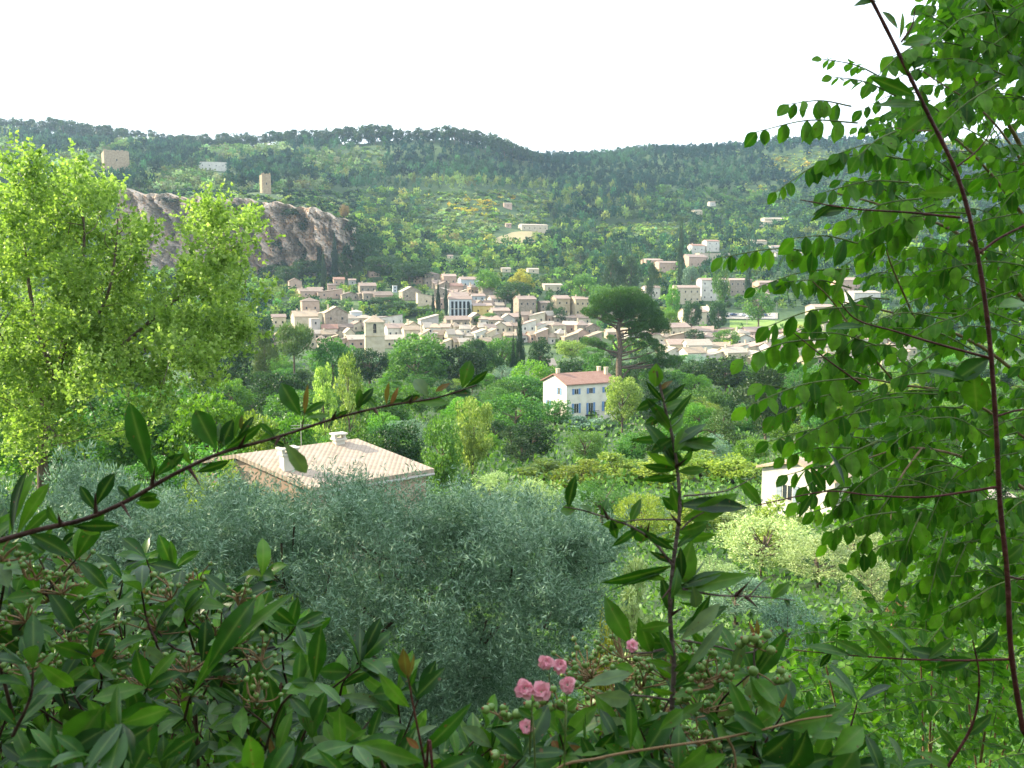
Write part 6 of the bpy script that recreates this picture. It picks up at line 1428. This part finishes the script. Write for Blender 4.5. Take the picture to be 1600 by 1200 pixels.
# ---- pink roses
ROSEM = leafmat('rose_petal', [(.8, .3, .4), (.88, .45, .52), (.92, .6, .62)], transl=.35, rough=.6, objvar=0, tcol=(1.1, .8, .85))
def rose_bush():
    rng = np.random.default_rng(6); o = empty('rose_bush', (0, 0, 0), label='slender rose with a few small pink double blossoms at the bottom centre', cat='rose'); st = []
    Y = .54; rt = np.array([(.05, .9, -2.1), (.04, .85, -1.2)])
    stem_px(st, [(838, 1260), (828, 1180), (830, 1130), (832, 1095)], 3, 2, Y, ground=rt); stem_px(st, [(880, 1260), (884, 1140), (886, 1085)], 3, 2, Y, ground=rt); stem_px(st, [(885, 1150), (862, 1090), (858, 1052)], 2.4, 1.6, Y + .01); stem_px(st, [(832, 1100), (842, 1085), (848, 1082)], 1.6, 1.4, Y); stemobj('stems', st, STEM['green'], o)
    for (px, py, r) in ((820, 1076, 19), (846, 1080, 20), (854, 1035, 15), (876, 1040, 15), (886, 1070, 16), (823, 1136, 15), (988, 1008, 12)):
        c = P(px, py, Y); L = Leaves(); R0 = r * Y / F
        for ring, (k, tilt, s) in enumerate(((7, 1.45, 1.0), (9, 1.15, .98), (10, .85, .9), (9, .55, .8), (8, .3, .66), (6, .12, .55))):
            ax = unit(np.array((rng.normal(0, .2), -.8, .6)))
            e1 = unit(np.cross(ax, (1, 0, .2))); e2 = np.cross(ax, e1)
            for i in range(k):
                a = 6.283 * (i + rng.uniform(-.35, .35)) / k + ring * 1.3; sd = e1 * math.cos(a) + e2 * math.sin(a); D = unit(sd * math.sin(tilt) + ax * math.cos(tilt) + rng.normal(0, .16, 3))
                L.add(c + sd * R0 * .12, c + sd * R0 * .12 + D * R0 * s * rng.uniform(.8, 1.2), R0 * s * rng.uniform(.7, 1.0), unit(ax * 1.0 - sd * .6 + rng.normal(0, .3, 3)))
        L.build('blossom', ROSEM, o, rng, 'oval', .9, .25, 6)
    L = Leaves()
    for q in ((832, 1120, 806, 1105, 14), (832, 1125, 850, 1105, 12), (884, 1110, 905, 1090, 14), (884, 1120, 862, 1112, 12), (830, 1150, 800, 1140, 14)): L.px(*q, Y, rng, .3)
    L.build('leaves', LF['fire'], o, rng, 'oval', .2, .3)
rose_bush()

# ---- E: the drooping pinnate tree at right
def pinnate(L, st, b, e, npair, ll, rng, droop=.8, sag=.12):
    """one feathered leaf from b to e (points), leaflets in pairs plus one at the tip"""
    ax = e - b; ln = np.linalg.norm(ax); a = ax / ln; m = (b + e) / 2 + np.array((0, 0, ln * sag)); w = smoothline([b, m, e], 5); st.append(tube(w, np.linspace(.0011, .0005, len(w)), 5))
    side = unit(np.cross(a, (0, 0, 1.))); side = unit(side + rng.normal(0, .25, 3))
    for i in range(npair):
        t = .18 + .8 * (i + .3) / npair; q = w[min(int(t * (len(w) - 1) + .5), len(w) - 1)] * 1.0; q = q + a * rng.uniform(-.003, .003)
        sz = ll * (1 - .35 * (i / npair) ** 2) * rng.uniform(.85, 1.12)
        for s in (-1, 1):
            D = unit(side * s * (1 - droop * .6) + a * rng.uniform(.05, .4) + np.array((0, 0, -droop * rng.uniform(.6, 1.3))) + rng.normal(0, .12, 3))
            N = unit(np.cross(D, a) * s + rng.normal(0, .3, 3) + np.array((0, -.3, .3))); L.add(q, q + D * sz, sz * rng.uniform(.38, .52), N)
    L.add(e, e + unit(a + np.array((0, 0, -droop))) * ll * .8, ll * .42, unit(np.array((0, -1, .5)) + rng.normal(0, .3, 3)))
def acacia():
    rng = np.random.default_rng(14); o = empty('acacia_tree', (0, 0, 0), label='drooping green tree with feathered oval leaflets filling the right side', cat='tree'); L = Leaves(); st = []
    # feathered leaves on the outline, placed one by one: base px, tip px, pairs, leaflet length in px
    for (bx, by, tx, ty, n, lp, Y, dr) in ((1330, 166, 1232, 163, 5, 40, 1.0, .9), (1340, 192, 1182, 206, 5, 44, .95, 1.1), (1390, 128, 1284, 92, 6, 26, 1.05, .3), (1400, 150, 1300, 120, 5, 28, 1.05, .5), (1400, 225, 1310, 240, 5, 36, 1.0, .7), (1400, 205, 1340, 245, 4, 46, .95, .8),
            (1330, 238, 1212, 300, 6, 34, 1.0, .9), (1420, 250, 1290, 250, 6, 40, 1.0, .9), (1420, 285, 1290, 300, 5, 44, .95, 1.0), (1440, 310, 1320, 345, 5, 44, .95, 1.0), (1450, 60, 1360, 130, 5, 40, 1.0, .6), (1300, 398, 1128, 402, 7, 42, .95, 1.1), (1330, 420, 1180, 450, 7, 34, 1.0, .6), (1340, 380, 1240, 372, 4, 54, .9, 1.1),
            (1330, 480, 1200, 510, 5, 48, .95, 1.0), (1320, 500, 1220, 530, 6, 36, 1.0, .8), (1290, 530, 1160, 560, 4, 46, .95, 1.1), (1330, 560, 1230, 572, 7, 30, 1.05, .5), (1370, 540, 1250, 520, 5, 40, 1.0, .9), (1340, 590, 1165, 636, 6, 46, .95, .8), (1350, 610, 1210, 650, 6, 48, .95, 1.0), (1360, 640, 1240, 690, 6, 48, .95, 1.0),
            (1350, 670, 1200, 690, 6, 40, 1.0, .7), (1370, 690, 1260, 760, 6, 46, .95, 1.0), (1400, 720, 1300, 800, 6, 46, .95, 1.0), (1410, 750, 1340, 860, 6, 40, 1.0, 1.0), (1420, 780, 1290, 850, 5, 40, 1.05, 1.0), (1440, 800, 1400, 900, 6, 46, .95, 1.1), (1480, 830, 1450, 940, 5, 50, .95, 1.0), (1510, 850, 1480, 930, 6, 34, 1.1, .9),
            (1340, 730, 1230, 742, 5, 40, 1.0, .9), (1350, 760, 1245, 785, 5, 42, .95, 1.0), (1330, 700, 1225, 715, 6, 36, 1.0, .8), (1400, 800, 1300, 830, 6, 42, .95, 1.0), (1380, 780, 1270, 800, 5, 40, 1.0, 1.1), (1440, 840, 1340, 870, 6, 42, 1.0, 1.0), (1500, 900, 1400, 920, 6, 42, 1.0, 1.0), (1560, 930, 1470, 960, 6, 44, .95, 1.0), (1600, 900, 1500, 950, 6, 44, .95, 1.0), (1330, 450, 1230, 440, 6, 44, 1.0, 1.0), (1350, 520, 1280, 580, 5, 44, 1.0, .9), (1300, 640, 1190, 600, 5, 44, 1.0, .9),
            (1500, 60, 1440, 20, 6, 30, 1.05, .4), (1520, 90, 1480, 10, 6, 32, 1.05, .4), (1560, 60, 1540, -20, 6, 32, 1.1, .4), (1600, 40, 1500, 120, 7, 36, 1.05, .8), (1560, 120, 1480, 170, 6, 40, 1.0, .9), (1560, 130, 1440, 230, 6, 44, .95, .9)):
        pinnate(L, st, P(bx, by, Y + .02), P(tx, ty, Y - .01), n, lp * Y / F, rng, dr, .06)
    ex, ey = [150, 250, 330, 420, 520, 600, 680, 760, 830, 900, 960], [1400, 1385, 1370, 1330, 1330, 1310, 1300, 1340, 1400, 1450, 1500]
    for i in range(700):
        py = rng.uniform(-60, 960); lim = np.interp(py, [-60, 0, 90, 150, 250, 330, 420, 520, 600, 680, 760, 830, 900, 960], [1540, 1500, 1440, 1400, 1385, 1370, 1330, 1340, 1320, 1310, 1350, 1410, 1470, 1530])
        px = lim + (1760 - lim) * rng.uniform(0, 1) ** 1.0; Y = rng.uniform(1.0, 2.1)
        an = rng.uniform(-.7, .9); ln = rng.uniform(90, 150) / F * 1.15
        b = P(px, py, Y); e = b + np.array((-math.cos(an) * ln, rng.uniform(-.6, .5) * ln, -math.sin(an) * ln * .9))
        if proj(e)[0] < lim - 60: continue
        pinnate(L, st, b, e, rng.integers(5, 8), rng.uniform(.022, .036), rng, rng.uniform(.5, 1.1), .1)
    L.build('foliage', LF['rob'], o, rng, 'oval', .18, .2, 6, (st, STEM['green']))
    br = []
    g = gz(1.6, 2.2); rt = np.array([(1.75, 2.3, g - .3), (1.7, 2.2, -1.6)])
    stem_px(br, [(1760, 900, 1.9), (1700, 500, 1.8), (1600, 240, 1.6), (1520, 120, 1.4)], 14, 3, 1.7, 8, 6, ground=rt)
    for pts, r in (([(1740, 720, 1.8), (1560, 560, 1.5), (1430, 500, 1.3), (1310, 470, 1.1)], 6), ([(1730, 640, 1.8), (1540, 400, 1.5), (1400, 330, 1.2), (1300, 300, 1.0)], 6), ([(1750, 860, 1.9), (1560, 740, 1.6), (1440, 700, 1.3), (1340, 720, 1.1)], 6), ([(1745, 800, 1.8), (1540, 640, 1.4), (1400, 600, 1.2), (1330, 590, 1.0)], 5),
                   ([(1690, 460, 1.8), (1520, 240, 1.4), (1400, 200, 1.1)], 5), ([(1660, 360, 1.7), (1560, 200, 1.4), (1440, 110, 1.1)], 4), ([(1400, 600, 1.2), (1350, 540, 1.05), (1300, 470, 1.0), (1270, 440, .98)], 3), ([(1440, 700, 1.3), (1400, 760, 1.1), (1390, 830, 1.0)], 3), ([(1430, 500, 1.3), (1395, 420, 1.1), (1385, 390, 1.05)], 3)):
        stem_px(br, pts, r, 1.5, 1.5, 7)
    stemobj('branches', br, STEM['tan'], o)
acacia()

def sapling():
    rng = np.random.default_rng(18); o = empty('acacia_sapling', (0, 0, 0), label='low bright green feathery growth filling the lower right corner', cat='shrub'); L = Leaves(); st = []; wd = []
    for i in range(520):
        px = rng.uniform(1235, 1700); top = np.interp(px, [1235, 1300, 1400, 1600], [1020, 985, 965, 950]); py = rng.uniform(top, 1330); Y = rng.uniform(1.35, 2.9)
        an = rng.uniform(-2.6, .6); ln = rng.uniform(.09, .16); b = P(px, py, Y); e = b + np.array((-math.cos(an) * ln, rng.uniform(-.5, .3) * ln, -math.sin(an) * ln * .6))
        pinnate(L, st, b, e, rng.integers(5, 9), rng.uniform(.022, .036), rng, rng.uniform(.0, .7), .1)
        if i % 12 == 0: wd.append(tube(smoothline([np.array((1.5 + rng.normal(0, .3), 2.6, -3.9)), (b + np.array((1.5, 2.6, -3.9))) / 2 + rng.normal(0, .08, 3), b], 5), np.linspace(.01, .002, 11), 6))
    L.build('foliage', LF['rob'], o, rng, 'oval', .2, .2, 6, (st, STEM['green'])); stemobj('stems', wd, STEM['tan'], o)
sapling()

# ---- D: dark red stem with side twigs and long leaves
def red_stem():
    rng = np.random.default_rng(15); Y = .8; o = empty('red_shoot', (0, 0, 0), label='long dark red woody shoot curving up before the feathered leaves', cat='shoot'); st = []
    stem_px(st, [(1612, 1240), (1598, 1140), (1580, 1020), (1574, 900), (1562, 780), (1556, 660), (1545, 520), (1526, 390), (1496, 275), (1446, 170), (1400, 75), (1362, 0), (1330, -60)], 8, 4, Y, 10, 7, ground=np.array([(.62, .95, -2.3), (.55, .85, -1.2)]))
    for pts, r0, r1 in (([(1562, 760), (1500, 770), (1440, 777), (1360, 774), (1290, 768), (1180, 790)], 3.6, 1.5), ([(1580, 1030), (1500, 1032), (1420, 1030), (1330, 1024), (1240, 1016)], 3.6, 1.4), ([(1530, 396), (1562, 372), (1610, 348)], 3.4, 3), ([(1500, 340), (1420, 332), (1330, 326), (1250, 312)], 3.4, 1.4),
                        ([(1496, 260), (1530, 232), (1560, 190)], 2.6, 1.2), ([(1548, 560), (1460, 536), (1400, 518), (1340, 500), (1310, 470)], 3.6, 1.5), ([(1408, 66), (1425, 40), (1430, 10)], 2.6, 1.2), ([(1402, 80), (1390, 50), (1380, 30)], 2, 1), ([(1345, 600), (1290, 560), (1240, 520)], 2.6, 1.2),
                        ([(1420, 1300), (1480, 1200), (1520, 1130), (1530, 1060), (1520, 1000)], 5, 2.0), ([(1572, 900), (1600, 905), (1640, 900)], 3, 2), ([(1558, 650), (1600, 640), (1650, 650)], 3, 2)):
        stem_px(st, pts, r0, r1, Y, 8)
    stemobj('stem', st, STEM['red'], o)
    L = Leaves()
    for q in ((1408, 70, 1480, 52, 20), (1378, 18, 1412, 46, 16), (1370, 2, 1330, 0, 14), (1412, 66, 1438, 18, 8), (1405, 62, 1420, 8, 8), (1430, 150, 1352, 115, 22), (1440, 165, 1360, 150, 20), (1448, 180, 1400, 215, 24), (1420, 120, 1395, 80, 16), (1438, 140, 1450, 180, 16), (1500, 300, 1430, 300, 20),
              (1320, 328, 1264, 330, 22), (1300, 320, 1262, 350, 10), (1560, 480, 1620, 460, 26), (1545, 560, 1480, 600, 34), (1520, 580, 1530, 660, 46), (1340, 500, 1325, 440, 12), (1350, 510, 1290, 505, 16), (1300, 470, 1330, 400, 12), (1290, 768, 1265, 725, 18), (1270, 770, 1240, 820, 14), (1190, 790, 1150, 740, 20), (1320, 760, 1300, 690, 18),
              (1520, 600, 1440, 560, 22), (1562, 880, 1620, 850, 28), (1570, 900, 1540, 880, 14), (1330, 1024, 1250, 1000, 20), (1360, 1028, 1300, 990, 18), (1400, 1028, 1350, 975, 20), (1430, 1028, 1385, 960, 16), (1450, 1030, 1500, 990, 18), (1480, 1030, 1410, 1010, 24), (1520, 1030, 1450, 1045, 24), (1525, 1020, 1580, 985, 22),
              (1380, 1030, 1340, 1080, 14), (1525, 1005, 1515, 960, 16), (1300, 1018, 1275, 1050, 12), (1500, 1180, 1460, 1130, 16), (1510, 1150, 1560, 1110, 20), (1490, 1200, 1430, 1170, 20)):
        L.px(*q, Y, rng, .35)
    L.build('leaves', LF['fire'], o, rng, 'lan', .25, .3)
red_stem()

# ---- fine green undergrowth on the bank at the lower right, and ivy like ground cover
def undergrowth():
    rng = np.random.default_rng(40); n = 60000
    Yv = rng.uniform(1.9, 15, n); px = rng.uniform(950, 1720, n); x = (px - 800) / F * Yv * 1.05
    g = gz(x, Yv); hh = 1.1 + .7 * np.sin(x * 1.3 + 1) * np.cos(Yv * .9) + .35 * np.sin(x * 4.1) * np.sin(Yv * 3.3)
    hh = np.clip(hh, .25, 2.2) * np.interp(Yv, [1.9, 4, 15], [.5, 1, .9]); z = g + hh * rng.uniform(.35, 1.05, n) ** .5
    C = np.stack([x, Yv, z], 1); D = unit(rng.normal(size=(n, 3)) + (0, -.2, .1)); N = unit(rng.normal(size=(n, 3)) * .6 + (0, -.3, .8)); N = unit(np.cross(np.cross(D, N), D)); s = rng.uniform(.03, .065, n)
    V, Fa, v = leaves(C, D, N, s, s * .5, 'oval', .3, .25, 4, rng)
    tag(link('undergrowth', mesh('undergrowth', V, Fa, [LF['under']], True, v)), 'dense fine leaved green undergrowth covering the bank at the lower right', 'undergrowth', kind='stuff')
    # low scrub over the rest of the slope
    n = 150000; Yv = np.exp(rng.uniform(math.log(4), math.log(330), n)); px = rng.uniform(-150, 1750, n); x = (px - 800) / F * Yv
    g = gz(x, Yv); s = np.interp(Yv, [4, 20, 100, 330], [.07, .18, .6, 1.2]) * rng.uniform(.6, 1.4, n); z = g + s * rng.uniform(.1, 2.2, n)
    C = np.stack([x, Yv, z], 1); D = unit(rng.normal(size=(n, 3)) + (0, 0, .6)); N = unit(rng.normal(size=(n, 3)) + (0, 0, .6)); N = unit(np.cross(np.cross(D, N), D))
    V, Fa, v = cards(C, D, N, s, s * .5, rng.uniform(0, 1, n))
    tag(link('ground_cover', mesh('ground_cover', V, Fa, [M['mid']], False, v)), 'low mixed ground cover on the valley slopes between the trees', 'ground cover', kind='stuff')
undergrowth()

# unseen house added behind the viewpoint to block sky light from near plants
def blocking_house():
    o = empty('sky_blocking_house', (1.5, -9.5, gz(1.5, -6)), R(4), label='added unseen stone house behind the viewpoint, blocking sky light', cat='house'); w, d, ze = 19, 9, 6.6
    wall_mb(w, d, -1, ze, 2.2, 'gx').build('wall', WALL['stone'], o); roof_mb(w, d, ze, 2.2, 'gx', .5).build('roof', ROOF['pink'], o)
blocking_house()
for i, (x, y, h, w, nm) in enumerate(((-9, -3.5, 9, 7, 'left'), (9.5, -2.5, 9, 7, 'right'), (8.5, 3.2, 7, 4.4, 'right edge'), (-3.4, -1.3, 6.4, 4.8, 'near left'))):  # unseen trees added around the viewpoint to cut sky light on the foreground
    tree_at('broad', x, y, gz(x, y), h, w, 'dark', 'added dark tree at the ' + nm + ' of the viewpoint, unseen, blocking sky light')

# ------------------------------------------------------------------ haze
def haze():
    m, n, out = newmat('haze'); v = n.nodes.new('ShaderNodeVolumePrincipled'); v.inputs['Density'].default_value = HAZE; v.inputs['Color'].default_value = (.55, .76, 1.0, 1); v.inputs['Anisotropy'].default_value = .3
    n.links.new(v.outputs[0], out.inputs['Volume'])
    zs = []; 
    o = MB().box(-6200, 6200, -120, 5200, -130, 320).build('haze', m); tag(o, 'pale blue evening haze in the valley', 'haze', kind='stuff')
HAZE = .00009
haze()
